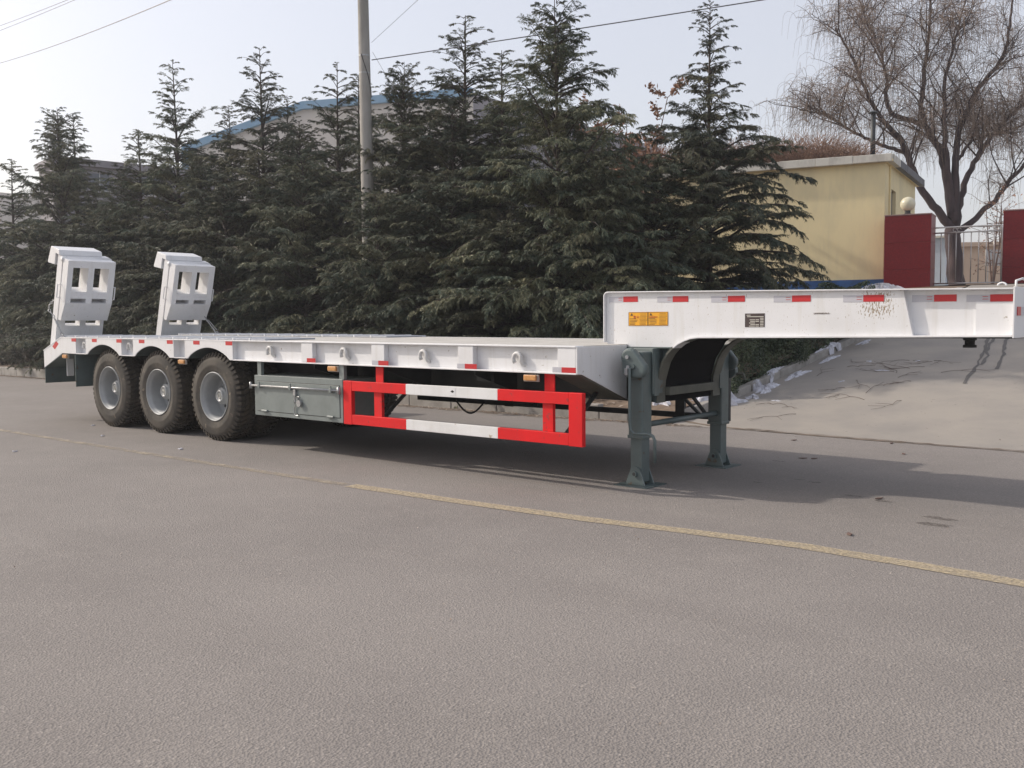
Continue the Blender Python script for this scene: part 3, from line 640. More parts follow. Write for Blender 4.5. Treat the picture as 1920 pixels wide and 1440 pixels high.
stuff(obj('turnbuckle', m, 'steel', TR)); chain([(-.97, W - .24, 1.30), (-.86, W - .22, 1.262)], 'ramp_chain')

# gooseneck
def gtop(x): return 1.703 - .0171 * (x - 7.943)
def gbot(x): return 1.294 + .0088 * (x - 8.915)
curve = [(8.511, .713), (8.512, .82), (8.519, .912), (8.545, 1.0), (8.57, 1.075), (8.615, 1.145), (8.671, 1.202), (8.72, 1.237), (8.775, 1.262), (8.838, 1.284), (8.915, 1.294)]
for near in (True, False):
    s = 1 if near else -1; y0 = YN if near else W - YN
    Yf = lambda d: y0 + s * d
    def pr(mb, pts, a, b): return mb.prism(pts, min(Yf(a), Yf(b)), max(Yf(a), Yf(b)), 'y')
    up = [p for p in curve if p[1] > 1.19]
    web = [(7.955, 1.243), (8.49, 1.243)] + [(8.49, 1.206)] + [(8.66, 1.206)] + up + [(10.662, gbot(10.66)), (10.585, gtop(10.58) - .01), (7.955, gtop(7.955) - .01)]
    web = [(7.955, 1.245), (8.0, 1.206)] + [(8.671, 1.206)] + up[1:] + [(10.662, gbot(10.66)), (10.585, gtop(10.58) - .01), (7.955, gtop(7.955) - .01)]
    m = MB(); pr(m, web, .035, .047); obj('gooseneck_web', m, 'goose', TR)
    m = MB(); pr(m, [(10.60, gbot(10.6)), (11.335, gbot(11.335)), (11.335, gtop(11.335) - .01), (10.54, gtop(10.54) - .01)], .085, .095); obj('gooseneck_web', m, 'white', TR)
    m = MB(); pr(m, [(10.662, gbot(10.66)), (10.672, gbot(10.66)), (10.597, gtop(10.58) - .01), (10.585, gtop(10.58) - .01)], .035, .085); obj('web_step', m, 'white', TR)
    m = MB(); pr(m, [(11.09, gbot(11.09) + .005), (11.335, gbot(11.335) + .005), (11.335, gtop(11.335) - .10), (11.09, gtop(11.09) - .095)], .060, .084); obj('doubler_plate', m, 'white', TR)
    # top flange wraps down the rear edge with a rounded corner
    rc = .045; arc = [(7.943 + rc - rc * math.sin(a), gtop(7.95) - rc + rc * math.cos(a)) for a in np.linspace(0, math.pi / 2, 6)]
    outer = [(11.339, gtop(11.339))] + arc + [(7.943, 1.243)]
    inner = [(7.953, 1.243)] + [(7.953 + rc - .01 - (rc - .01) * math.sin(a), gtop(7.95) - rc + (rc - .01) * math.cos(a)) for a in np.linspace(math.pi / 2, 0, 6)] + [(11.339, gtop(11.339) - .010)]
    m = MB(); pr(m, outer + inner, 0, .17); obj('gooseneck_top_flange', m, 'white', TR, bevel=.002)
    # bottom flange following the curve
    def off(pts, h):
        o = []
        for i, p in enumerate(pts):
            a, b = pts[max(i - 1, 0)], pts[min(i + 1, len(pts) - 1)]; dx, dz_ = b[0] - a[0], b[1] - a[1]; L = math.hypot(dx, dz_); o.append((p[0] + dz_ / L * h, p[1] - dx / L * h))
        return o
    low = [p for p in curve if p[1] < 1.21]
    m = MB(); pr(m, off(low, -.012)[::-1] + off(low, .006), 0, .135); obj('gooseneck_curved_flange', m, 'sill', TR)
    hi = [p for p in curve if p[1] > 1.20] + [(10.0, gbot(10)), (11.339, gbot(11.339))]
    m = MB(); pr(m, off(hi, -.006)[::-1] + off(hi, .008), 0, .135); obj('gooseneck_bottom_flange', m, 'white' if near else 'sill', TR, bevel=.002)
    hi2 = hi[2:-1] + [(10.35, gbot(10.35))]; m = MB(); pr(m, off(hi2, .0085)[::-1] + off(hi2, .0115), .004, .131); obj('flange_underside', m, 'sill', TR)
    # dark drop web below the deck level
    m = MB(); lowp = [(p[0] - .012, p[1]) for p in low]; pr(m, [(8.19, 1.195), (8.19, .74), (8.50, .72)] + [q for q in lowp[1:]], .075, .085); obj('drop_web', m, 'green', TR)
    m = MB(); pr(m, [(8.20, 1.206), (8.66, 1.206), (8.66, 1.196), (8.20, 1.196)], .0, .12); obj('neck_ledge', m, 'green', TR)
    # tapes
    for xa in (7.985, 8.496, 9.023, 9.584, 10.15, 10.645, 11.02):
        d = .035 if xa < 10.6 else .085
        zt_ = gtop(xa) - .047
        for mt, a, b in (('tsil', 0, .154), ('tred', .155, .309)):
            ww = d - .0015
            mb = MB(); xs0 = xa + a
            pr(mb, [(xs0, zt_ - .050), (xs0 + b - a, zt_ - .0508), (xs0 + b - a, zt_ - .0008), (xs0, zt_)], ww - .001, ww); obj('reflective_strip', mb, mt, TR)
        if near:
            for q in range(2):
                mb = MB(); pr(mb, [(xa + .105, zt_ - .012 - q * .018), (xa + .143, zt_ - .012 - q * .018), (xa + .143, zt_ - .016 - q * .018), (xa + .105, zt_ - .016 - q * .018)], ww - .0025, ww - .002); obj('strip_print', mb, 'inkred', TR)
    obj('nose_plate', MB().box(11.340, 11.352, YN - .0 if near else W / 2 + .001, W / 2 if near else W - YN, 1.30, 1.652), 'white', TR, bevel=.002)
# gooseneck deck and inner curved closing plate
obj('gooseneck_deck', MB().hexa([(7.96, YN + .172, gtop(7.96) - .013), (11.33, YN + .172, gtop(11.33) - .013), (11.33, W - YN - .172, gtop(11.33) - .013), (7.96, W - YN - .172, gtop(7.96) - .013), (7.96, YN + .172, gtop(7.96) - .003), (11.33, YN + .172, gtop(11.33) - .003), (11.33, W - YN - .172, gtop(11.33) - .003), (7.96, W - YN - .172, gtop(7.96) - .003)]), 'deck', TR)
c2 = [(p[0] - .02, p[1] + (.03 if p[1] > 1.2 else 0)) for p in curve]
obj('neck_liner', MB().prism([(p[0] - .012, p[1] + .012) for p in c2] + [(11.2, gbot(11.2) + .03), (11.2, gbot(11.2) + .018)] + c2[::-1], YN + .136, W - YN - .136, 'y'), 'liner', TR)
obj('neck_cross_beam', MB().box(8.50, 8.56, .885, W - .885, .775, .850), 'sill', TR, bevel=.004)
obj('kingpin_plate', MB().box(10.4, 11.3, 1.0, 1.62, 1.292, 1.302), 'dark', TR)
m = MB(); m.lathe([(0, 0), (.048, 0), (.048, -.018), (.036, -.022), (.036, -.052), (.048, -.056), (.048, -.075), (0, -.075)], 20, (10.92, 1.31, 1.291), 'z'); obj('kingpin', m, 'dark', TR, smooth=False)
# warning labels, data plate, serial number (on the near web)
yw = YN + .035 - .001
def flat(name, xa, xb, za, zb, mt, par, dy=0.0):
    o = obj(name, MB().box(xa, xb, yw - .001 - dy, yw - dy, za, zb), mt, par); return o
for xa in (8.196, 8.396):
    lb = flat('warning_label', xa, xa + .208, 1.392, 1.514, 'orange', TR)
    for (a, b, c, d) in ((0, .208, 0, .003), (0, .208, .117, .12), (0, .003, .003, .117), (.205, .208, .003, .117)): flat('label_border', xa + a, xa + b, 1.392 + c, 1.392 + d, 'ink', lb, .0012)
    me = MB().prism([(xa + .02, 1.482), (xa + .048, 1.482), (xa + .034, 1.506)], yw - .003, yw - .0022, 'y').mesh('warning_triangle', 'ink'); link('warning_triangle', me, lb)
    for k in range(9):
        a = .012 + random.uniform(0, .01); flat('label_line', xa + .115 + random.uniform(0, .01), xa + .2 - random.uniform(0, .02), 1.402 + k * .0118, 1.4045 + k * .0118, 'ink', lb, .0012)
        if k < 5: flat('label_line', xa + a, xa + .098 - random.uniform(0, .03), 1.402 + k * .0128, 1.406 + k * .0128, 'ink', lb, .0012)
link('label_title', text_mesh('警 示', .026, 'inkred', 'label_title'), TR, loc=(8.196 + .082, yw - .0022, 1.468), rot=(R(90), 0, 0))
for xa, ln in ((8.396 + .058, 'WARNING'),): link('label_title', text_mesh(ln, .018, 'inkred', 'label_title'), TR, loc=(xa, yw - .0022, 1.468), rot=(R(90), 0, 0))
pl = flat('data_plate', 9.334, 9.508, 1.378, 1.490, 'plate', TR)
for k in range(8):
    for (a, b) in ([(.02, .165)] if k in (6,) else [(.015, .05)] if k == 7 else [(.055 - random.uniform(0, .02), .09), (.095, .125), (.135, .165)]):
        if random.random() < .85: flat('plate_line', 9.334 + a, 9.334 + b, 1.384 + k * .0128, 1.3895 + k * .0128, 'inkpale', pl, .0012)
link('serial_number', text_mesh('LJR09398380244618', .015, 'ink', 'serial_number'), TR, loc=(9.98, yw - .0015, 1.484), rot=(R(90), 0, 0))
# front tail lights on the nose plate and coupling lug
for ya, mt, nm in ((.80, 'tred', 'reflector'), (1.02, 'tred', 'reflector')):
    obj(nm, MB().box(11.353, 11.358, ya, ya + .09, 1.455, 1.515), mt, TR)
    obj('reflector', MB().box(11.353, 11.358, ya + .092, ya + .18, 1.455, 1.515), 'tsil', TR)
m = MB(); m.tube([(11.30, YN + .25, gtop(11.3)), (11.30, YN + .25, 1.70), (11.33, YN + .30, 1.715), (11.36, YN + .36, 1.69)], .009, 8); m.tube([(11.24 + .028 * math.cos(a), YN + .12, 1.665 + .02 * math.sin(a)) for a in np.linspace(0, math.pi, 9)], .006, 6)
stuff(obj('lashing_lug', m, 'white', TR, smooth=True))
# hanging beam (the far guard is already built); small far-side gear wheel and crank
# landing legs
for near in (True, False):
    s = 1 if near else -1; y0 = .53 if near else W - .53
    def yy(a, b): return (min(y0 + s * a, y0 + s * b), max(y0 + s * a, y0 + s * b))
    L = bpy.data.objects.new('landing_leg', None); col.objects.link(L); L.parent = TR; L.matrix_parent_inverse = wmat(TR).inverted(); L.location = (8.42, y0, 0)
    a, b = yy(0, .15); obj('outer_tube', MB().box(8.355, 8.505, a, b, .43, 1.17), 'green', L, bevel=.014, seg=3)
    a, b = yy(-.006, .156); obj('tube_collar', MB().box(8.349, 8.511, a, b, .415, .445), 'green', L, bevel=.006)
    a, b = yy(.014, .136); obj('inner_tube', MB().box(8.369, 8.491, a, b, .03, .43), 'green', L, bevel=.008)
    yc = y0 + s * .075
    obj('foot_plate', MB().hexa([(8.26, yc - .16, 0), (8.60, yc - .16, 0), (8.60, yc + .16, 0), (8.26, yc + .16, 0), (8.26, yc - .16, .008), (8.60, yc - .16, .008), (8.60, yc + .16, .008), (8.26, yc + .16, .008)]), 'green', L)
    for q in (-.075, .070):
        obj('foot_bracket', MB().prism([(8.33, .009), (8.53, .009), (8.475, .15), (8.44, .168), (8.42, .168), (8.385, .15)], yc + q - .005, yc + q + .008, 'y'), 'green', L)
    obj('foot_pin', MB().tube([(8.43, yc - .10, .105), (8.43, yc + .10, .105)], .024, 14), 'green', L)
    obj('pin_bore', MB().tube([(8.43, yc - .1015, .105), (8.43, yc - .098, .105)], .016, 12), 'black', L)
    a, b = yy(.15, .23); obj('mounting_plate', MB().box(8.36, 8.53, a, b, .78, 1.16), 'green', L, bevel=.004)
    # gearbox cover: rounded body
    g = []
    for (cx_, cz, r, t0, t1) in ((8.405, 1.118, .088, 55, 200), (8.415, 1.03, .090, 200, 270), (8.495, 1.025, .082, 270, 385)):
        for k in range(8): aa = R(t0 + (t1 - t0) * k / 7); g.append((cx_ + r * math.cos(aa), cz + r * math.sin(aa)))
    a, b = yy(-.07, -.001); obj('gearbox_cover', MB().prism(g, a, b, 'y'), 'green', L, bevel=.025, seg=3)
    for (bx, bz, br) in ((8.395, 1.125, .018), (8.405, 1.04, .018), (8.455, 1.045, .02)):
        obj('gearbox_bolt', MB().tube([(bx, y0 + s * -.085, bz), (bx, y0 + s * -.055, bz)], br, 6), 'steel' if br < .019 else 'green', L)
    c = y0 + s * -.09
    if near:
        obj('crank_handle', MB().tube([(8.455, c + .03, 1.035), (8.43, c, 1.03), (8.43, c, .56), (8.437, c, .50), (8.47, c, .468), (8.62, c, .475), (8.665, c, .46), (8.685, c, .42), (8.685, c, .235)], .0135, 8), 'green', L, smooth=True)
        obj('crank_bracket', MB().box(8.385, 8.415, c - .015, c + .02, .97, 1.03), 'steel', L, bevel=.003)
obj('leg_cross_tube', MB().tube([(8.44, .68, .525), (8.44, W - .68, .525)], .026, 12), 'green', TR, smooth=True)
obj('leg_diagonal_strut', MB().tube([(8.40, 1.32, .76), (8.44, 1.62, .545)], .018, 8), 'dark', TR)
# neck bracket: pale box by the leg head
obj('neck_bracket', MB().box(8.26, 8.52, .685, .735, 1.165, 1.196), 'box', TR, bevel=.003)
obj('neck_bracket_plate', MB().box(8.512, 8.526, .66, .82, .80, 1.195), 'green', TR, bevel=.002)
obj('neck_side_plate', MB().box(8.22, 8.51, .737, .745, .72, 1.16), 'green', TR)
obj('deck_under_beam', MB().box(5.2, 8.45, .86, .92, .74, .80), 'sill', TR)
obj('spare_reel', MB().tube([(8.43, W - .40, .93), (8.43, W - .34, .93)], .075, 16), 'green', TR)
obj('far_crank', MB().tube([(8.46, W - .36, .90), (8.56, W - .34, .90), (8.58, W - .34, .84)], .014, 8), 'sill', TR)
for o in list(bpy.data.objects):
    if o.get('_local'): pass

# ------------------------------------------------------------------ cedars
def cedar_mesh(seed, H, Rb, nprim, power=.85, waist=.45, arms=4):
    g = np.random.default_rng(seed); segP = []; segr = []; leaf = []
    zs = np.sort(.2 + (H * .985 - .2) * g.random(nprim) ** 1.08)
    phi = g.random(nprim) * 2 * math.pi
    armi = set(g.choice(np.arange(int(nprim * .3), int(nprim * .8)), arms, replace=False).tolist())
    for i in range(nprim):
        f = zs[i] / H; L = Rb * (1 - f) ** power * g.uniform(.60, 1.08) * (1 - waist * float(sstep(f, .52, .80))) + (.06 + .26 * g.random()) * (1 - float(sstep(f, .93, 1.0)))  + .04
        e0 = R(g.uniform(2, 24) + 30 * f); drop = R(g.uniform(30, 72)) * (1 - .12 * f)
        if i in armi: L = L * 1.55 + .15; e0 += R(24); drop = R(50)
        n = max(4, int(L / .14)); s = np.linspace(0, 1, n + 1)
        el = e0 - drop * s ** 1.4; az = phi[i] + g.normal(0, .10) * s; dl = L / n
        d = np.stack([np.cos(el) * np.cos(az), np.cos(el) * np.sin(az), np.sin(el)], 1)
        P = np.zeros((n + 1, 3)); P[0] = (0, 0, zs[i]); P[1:] = P[0] + np.cumsum(d[:-1] * dl, 0)
        m = 8; t = np.linspace(0, n, m); ii = np.minimum(t.astype(int), n - 1); fr = (t - ii)[:, None]
        segP.append(P[ii] * (1 - fr) + P[ii + 1] * fr); segr.append(.007 + .012 * L)
        k = max(3, int(L / (.046 + .03 * f))); tt = g.uniform(.08, 1.0, k) ** .85; tt[:2] = 1.0
        q = tt * n; ii = np.minimum(q.astype(int), n - 1); fr = (q - ii)[:, None]; B = P[ii] * (1 - fr) + P[ii + 1] * fr
        bel, baz = el[ii], az[ii]; side = g.choice([-1, 1], k) * R(1) * g.uniform(35, 72, k); side[:2] *= .15
        ls = (np.minimum(.46, .34 * L + .04) * (1.15 - .70 * tt) + .04) * g.uniform(.6, 1.15, k)
        a2 = baz + side; e2 = bel + R(1) * g.uniform(-10, 10, k); dr = R(1) * g.uniform(20, 70, k)
        mm = 7; pts = [B]; cur = B
        for j in range(mm):
            ee = e2 - dr * (j / mm) ** 1.4; dd = np.stack([np.cos(ee) * np.cos(a2), np.cos(ee) * np.sin(a2), np.sin(ee)], 1); cur = cur + dd * (ls / mm)[:, None]; pts.append(cur)
        leaf.append((np.stack(pts, 1), ls))
    V = []; Up = np.array([0, 0, 1.0])
    for Q, ls in leaf:
        k, mm, _ = Q.shape
        for sd_ in (-1, -1, 0, 1, 1):
            u = g.random((k, mm - 1, 1)); C = (Q[:, :-1] * (1 - u) + Q[:, 1:] * u).reshape(-1, 3)
            D = (Q[:, 1:] - Q[:, :-1]).reshape(-1, 3); D /= np.linalg.norm(D, axis=1, keepdims=True) + 1e-9
            S = np.cross(D, Up); S /= np.linalg.norm(S, axis=1, keepdims=True) + 1e-9
            n_ = len(C); pos = np.tile(np.linspace(0, 1, mm - 1), k)[:, None]
            dirn = D * g.uniform(.5, .9, (n_, 1)) + S * sd_ * g.uniform(.5, .9, (n_, 1)) + Up * g.uniform(-.95, .18, (n_, 1)); dirn /= np.linalg.norm(dirn, axis=1, keepdims=True)
            ln = np.repeat(np.clip(ls, .05, .35), mm - 1)[:, None] * .26 * (1.15 - .5 * pos) * g.uniform(.55, 1.3, (n_, 1)) + .018
            wv = np.cross(dirn, Up + g.normal(0, .35, (n_, 3))); wv /= np.linalg.norm(wv, axis=1, keepdims=True) + 1e-9; wd = ln * .075 + .0025
            mid = C + dirn * ln * .45
            T = C + dirn * ln + Up * -.12 * ln
            V.append(np.stack([C, mid + wv * wd, T], 1)); V.append(np.stack([C, T, mid - wv * wd], 1))
    crown = np.concatenate(V)
    limbs = np_tubes(np.stack(segP), np.array(segr), .003, 4)
    hh = np.linspace(-.3, 1, 12); trunk = np.stack([.03 * np.sin(hh * 5 + seed), .03 * np.cos(hh * 4 + seed), hh * H * .99], 1)[None]
    tr = np_tubes(trunk, .012 * H + .02, .006, 9)
    return crown, np.concatenate([limbs, tr])
CED = {}
for key, a in {'tall': (11, 8.0, 2.9, 212, .95, .48, 4), 'broad': (12, 7.0, 3.0, 232, .85, .30, 9), 'slim': (13, 8.0, 2.6, 210, 1.05, .5, 3), 'low': (14, 4.5, 2.2, 170, .62, .0, 3), 'wide': (15, 7.0, 2.9, 200, .80, .62, 0)}.items():
    c, t = cedar_mesh(*a); CED[key] = (tris('crown_' + key, c, 'needle'), tris('trunk_' + key, t, 'bark'), a[1])
print('cedar tris', {k: len(v[0].polygons) for k, v in CED.items()})
def cedar(key, x, y, z, H, rs, rot, label, group='deodar cedars in a row behind the kerb'):
    c, t, h0 = CED[key]; sc = H / h0
    e = thing('cedar_tree', label, 'cedar tree', (x, y, z), group); e['_local'] = 1
    a = link('crown', c, e, rot=(0, 0, R(rot))); b = link('trunk', t, e, rot=(0, 0, R(rot)))
    for o in (a, b): o.scale = (sc * rs, sc * rs, sc)
    return e
for a in (
    ('broad', 2.30, 7.36, .37, 6.85, 1.03, 20, 'tallest and broadest cedar, standing just left of the trailer gooseneck'),
    ('wide', 3.65, 10.47, .86, 6.75, 0.98, 75, 'cedar with long level boughs reaching across the yellow gatehouse wall'),
    ('tall', -1.72, 9.24, .62, 7.6, 1.40, 130, 'tall pointed cedar crossed by the overhead cable, right of the concrete pole'),
    ('broad', -2.71, 8.31, .46, 6.75, 0.90, 200, 'cedar with a sparse bent tip just right of the concrete pole'),
    ('tall', -5.80, 9.02, .41, 7.45, 1.16, 250, 'cedar with a slender tiered tip just left of the concrete pole'),
    ('tall', -8.97, 9.03, .25, 8.6, 1.12, 310, 'cedar with a tall open spire standing against the warehouse roof slope'),
    ('tall', -12.11, 8.32, .12, 8.8, 1.04, 30, 'tall narrow cedar spire to the right of the grey building'),
    ('broad', -18.84, 8.1, .08, 8.5, .90, 80, 'bulky cedar at the left edge behind the near loading ramp'),
    ('slim', -20.26, 9.27, .13, 8.6, 1.30, 120, 'cedar with a hooked leader just behind the bulky left one'),
    ('slim', -14.24, 8.34, .10, 7.2, 1.30, 170, 'smaller cedar in front of the grey building'),
    ('slim', -11.79, 9.84, .18, 7.7, 1.18, 210, 'thin cedar in front of the low end of the warehouse roof'),
    ('slim', -10.49, 10.97, .28, 7.9, 0.94, 260, 'thin wispy cedar right of the open spire'),
    ('slim', -8.13, 11.70, .49, 8.0, 1.18, 300, 'cedar half hidden behind the concrete pole'),
    ('slim', -24.97, 9.10, .12, 7.6, 1.30, 340, 'cedar cut off at the left edge of the photo'),
    ('slim', -29.5, 9.6, .09, 7.3, 1.42, 15, 'farthest cedar at the left end of the row'),
    ('slim', -.04, 8.59, .56, 6.45, 1.30, 50, 'slim cedar against the left flank of the broadest cedar'),
    ('low', 3.39, 6.95, .31, 4.1, 0.84, 95, 'young cedar with its tip just above the gooseneck, in front of the broadest cedar'),
    ('low', -1.55, 6.45, .25, 3.75, 0.95, 140, 'low wide cedar in front of the concrete pole'),
    ('low', -7.96, 7.14, .15, 4.9, 1.12, 185, 'low cedar behind the far loading ramp'),
    ('low', -5.19, 7.44, .26, 4.9, 1.01, 220, 'low cedar behind the middle of the trailer deck'),
    ('low', -.24, 7.21, .31, 3.9, 1.23, 265, 'low cedar with pale sprays hanging behind the front of the deck'),
    ('low', 3.35, 9.0, .70, 3.6, 1.23, 305, 'low dark cedar between the broadest cedar and the gatehouse'),
    ('low', -13.99, 7.22, .06, 4.7, 1.18, 345, 'low cedar between the two raised loading ramps'),
    ('low', 1.3, 7.0, .29, 3.2, 1.12, 35, 'low cedar just behind the rear end of the gooseneck'),
    ('low', -10.9, 7.3, .1, 4.4, 1.12, 65, 'low cedar behind the gap between the ramps and the deck'),
    ('low', -17.2, 8.5, .05, 4.2, 1.12, 115, 'low cedar just left of the near loading ramp'),
    ('low', -21.5, 8.8, .05, 4.3, 1.23, 155, 'low cedar above the clipped shrub at the left edge'),
    ('wide', .6, 10.2, .8, 5.2, 0.80, 195, 'dark cedar filling the gap behind the broadest cedar'),
    ('broad', -7.2, 8.9, .35, 6.3, .95, 275, 'dense cedar filling the row between the open spire and the tree left of the pole'),
    ('broad', -.9, 8.0, .4, 5.7, .95, 325, 'dense cedar between the pole and the slim cedar, its top below the warehouse roof line'),
    ('broad', -15.6, 8.6, .15, 6.2, .95, 5, 'dense cedar between the bulky left cedar and the grey building window'),
    ('broad', -10.4, 8.0, .2, 6.0, .95, 55, 'dense cedar just right of the tall narrow spire'),
    ('broad', -5.2, 11.4, .7, 5.4, 0.90, 235, 'dark cedar seen in the gap left of the concrete pole, at the back')):
    cedar(*a)

# ------------------------------------------------------------------ hedges and shrubs
def leaf_cloud(n, fn, size, seed):
    g = np.random.default_rng(seed); C = fn(g, n); a = g.normal(0, 1, C.shape); a /= np.linalg.norm(a, axis=1, keepdims=True); b = g.normal(0, 1, C.shape); b -= a * (a * b).sum(1, keepdims=True); b /= np.linalg.norm(b, axis=1, keepdims=True)
    s = g.uniform(.6, 1.2, (n, 1)) * size
    return np.concatenate([np.stack([C - a * s, C + b * s * .45, C + a * s], 1), np.stack([C - a * s, C + a * s, C - b * s * .45], 1)])
def hedge_pts(x0, x1, y0, y1, zlo, h, bump_=.06):
    def fn(g, n):
        x = g.uniform(x0, x1, n); y = g.uniform(y0, y1, n); q = g.random(n); z = q * h
        f = g.integers(0, 4, n); e = np.abs(g.normal(0, .045, n))
        x = np.where(f == 0, x1 - e, np.where(f == 1, x0 + e, x)); z = np.where(f == 2, h - e, z); y = np.where(f == 3, y0 + e, y)
        bx = bump_ * (np.sin(y * 5.1 + z * 4) + np.sin(x * 7.3 + y * 2.1)); x = x + bx * (f < 2); z = z + bx * (f == 2); y = y + bx * (f == 3)
        return np.stack([x, y, z + gz(x, y) + zlo], 1)
    return fn
for i, (ya, yb2, lb) in enumerate(((6.35, 9.2, 'clipped dark green hedge along the driveway kerb, the nearer stretch'), (9.2, 12.3, 'clipped dark green hedge along the driveway kerb, the stretch seen just under the gooseneck'))):
    h = thing('hedge', lb, 'hedge', (5.8, ya, gz(5.8, ya)))
    link('foliage', tris('foliage', leaf_cloud(26000, hedge_pts(5.3, 6.2, ya, yb2, .1, .85), .026, 50 + i), 'hedge'), h)
    st = MB()
    for k in range(14):
        px, py = random.uniform(5.4, 6.05), random.uniform(ya + .1, yb2 - .1); pz = float(gz(px, py)) + .1; st.tube([(px, py, pz), (px + random.uniform(-.1, .1), py + random.uniform(-.1, .1), pz + .6)], .012, 5)
    stuff(obj('stems', st, 'bark', h))
def blob_pts(cx_, cy_, r, h):
    def fn(g, n):
        d = g.normal(0, 1, (n, 3)); d /= np.linalg.norm(d, axis=1, keepdims=True); rr = g.uniform(.6, 1.0, (n, 1)) ** .5 * (1 + .18 * np.sin(d[:, :1] * 7) * np.cos(d[:, 1:2] * 6))
        p = d * rr * np.array([r, r, h / 2]); p += np.array([cx_, cy_, h / 2 + .2]); p[:, 2] += gz(p[:, 0], p[:, 1]); return p
    return fn
for (cx_, cy_, r, h, lb) in ((-17.0, 5.95, .75, .95, 'dusty dry shrub behind the kerb at the left edge'), (-15.6, 5.9, .55, .8, 'small dusty shrub beside the snow behind the kerb, left of the trailer tail'), (-18.6, 6.0, .7, .9, 'dusty shrub cut off by the left edge of the photo')):
    h_ = thing('shrub', lb, 'shrub', (cx_, cy_, .1)); link('foliage', tris('foliage', leaf_cloud(7000, blob_pts(cx_, cy_, r, h), .03, int(-cx_ * 10)), 'hedgedry'), h_)
    st = MB()
    for k in range(12): a = random.uniform(0, 6.28); st.tube([(cx_, cy_, .1), (cx_ + r * .6 * math.cos(a), cy_ + r * .6 * math.sin(a), .2 + h * .7)], .010, 5)
    stuff(obj('stems', st, 'bark', h_))

# ------------------------------------------------------------------ utility pole and cables
P0 = Vector((-2.59, 7.16, .2)); P1 = Vector((-3.22, 7.62, 11.8))
pole = thing('utility_pole', 'round concrete utility pole rising out of the cedars', 'pole', P0)
obj('shaft', MB().tube([P0 + (P1 - P0) * t for t in np.linspace(0, 1, 8)], [.150 - .050 * t for t in np.linspace(0, 1, 8)], 24), 'concrete', pole, smooth=True)
for zz in (6.75, 7.12):
    c = P0 + (P1 - P0) * ((zz - .2) / 11.6); obj('pole_band', MB().tube([c, c + Vector((0, 0, .025))], .124, 20, True), 'steel', pole)
obj('pole_cable', MB().tube([P0 + (P1 - P0) * ((6.95 - .9 * (a + .6) / 2.2) / 11.6) + Vector((.128 * math.sin(a + .9), -.128 * math.cos(a + .9), 0)) for a in np.linspace(-.6, 1.6, 12)], .009, 5), 'black', pole)
def cable(name, a, b, sag, r, label, n=24):
    a, b = Vector(a), Vector(b); pts = [a.lerp(b, t) - Vector((0, 0, sag * 4 * t * (1 - t))) for t in np.linspace(0, 1, n)]
    return tag(obj('overhead_cable', MB().tube(pts, r, 5), 'wirefar' if 'faint' in label else 'wire'), label, 'cable')
cable('c', (-2.76, 7.46, 7.02), (8.9, 10.7, 7.14), .02, .011, 'black overhead cable running from the concrete pole to the upper right over the cedars')
cable('c', (-2.78, 7.48, 7.39), (.27, 8.67, 9.67), .0, .004, 'thin wire rising to the right from the concrete pole')
cable('c', (-2.76, 7.49, 7.19), (-7.6, 12.9, 7.75), .02, .004, 'thin stay wire descending right of the concrete pole into the treetops')
A, B = Vector((-25.45, 9.03, 11.5)), Vector((-7.99, 5.27, 8.9)); cable('c', A - (B - A) * .5, B + (B - A) * .6, .3, .011, 'lowest of the three faint overhead wires in the upper left sky')
A, B = Vector((-25.5, 9.1, 12.76)), Vector((-17.71, 7.74, 11.59)); cable('c', A - (B - A) * 1, B + (B - A) * 1.5, .1, .009, 'uppermost of the three faint overhead wires in the upper left sky')
A, B = Vector((-25.49, 9.09, 12.58)), Vector((-17.52, 7.9, 11.59)); cable('c', A - (B - A) * 1, B + (B - A) * 1.5, .1, .009, 'middle one of the three faint overhead wires in the upper left sky')

# ------------------------------------------------------------------ gatehouse, gate, pillars
U = Vector((.970, .242, 0)).normalized(); Vv = Vector((-.168, .986, 0)).normalized(); C0 = Vector((3.80, 19.72, 0))
def oq(mb, o, u, v, a0, a1, b0, b1, z0, z1):
    P = []
    for z in (z0, z1):
        for (a, b) in ((a0, b0), (a1, b0), (a1, b1), (a0, b1)): q = o + u * a + v * b; P.append((q.x, q.y, z))
    return mb.hexa(P)
GZ = 2.25
gh = thing('gatehouse', 'small yellow flat-roofed gatehouse with blue plinth behind the right-hand cedar', 'building', (0, 20.5, GZ))
LW = 8.3; DP = 5.3
obj('wall', oq(MB(), C0, U, Vv, -LW, 0, 0, .24, 2.47, 5.60), 'yellow', gh)
obj('wall', oq(MB(), C0, U, Vv, -LW, -.25, DP - .24, DP, 2.47, 5.60), 'yellow', gh)
obj('wall', oq(MB(), C0, U, Vv, -LW, -LW + .24, .241, DP - .241, 2.47, 5.60), 'yellow', gh)
# side wall with a window opening
for (b0, b1, z0, z1) in ((.241, 1.0, 2.47, 5.60), (1.75, DP, 2.47, 5.60), (1.0, 1.75, 2.47, 3.75), (1.0, 1.75, 5.0, 5.60)):
    obj('wall', oq(MB(), C0, U, Vv, -.24, 0, b0, b1, z0, z1), 'yellow', gh)
wn = obj('window', oq(MB(), C0, U, Vv, -.12, -.06, 1.0, 1.06, 3.75, 5.0), 'black', gh)
obj('pane', oq(MB(), C0, U, Vv, -.10, -.09, 1.06, 1.75, 3.75, 5.0), 'pane', wn)
obj('frame_bar', oq(MB(), C0, U, Vv, -.12, -.06, 1.38, 1.42, 3.76, 4.99), 'black', wn)
obj('drain_pipe', MB().tube([(C0 + Vv * .62 + U * .03) + Vector((0, 0, 2.5)), (C0 + Vv * .62 + U * .03) + Vector((0, 0, 5.58))], .022, 8), 'yellow', gh)
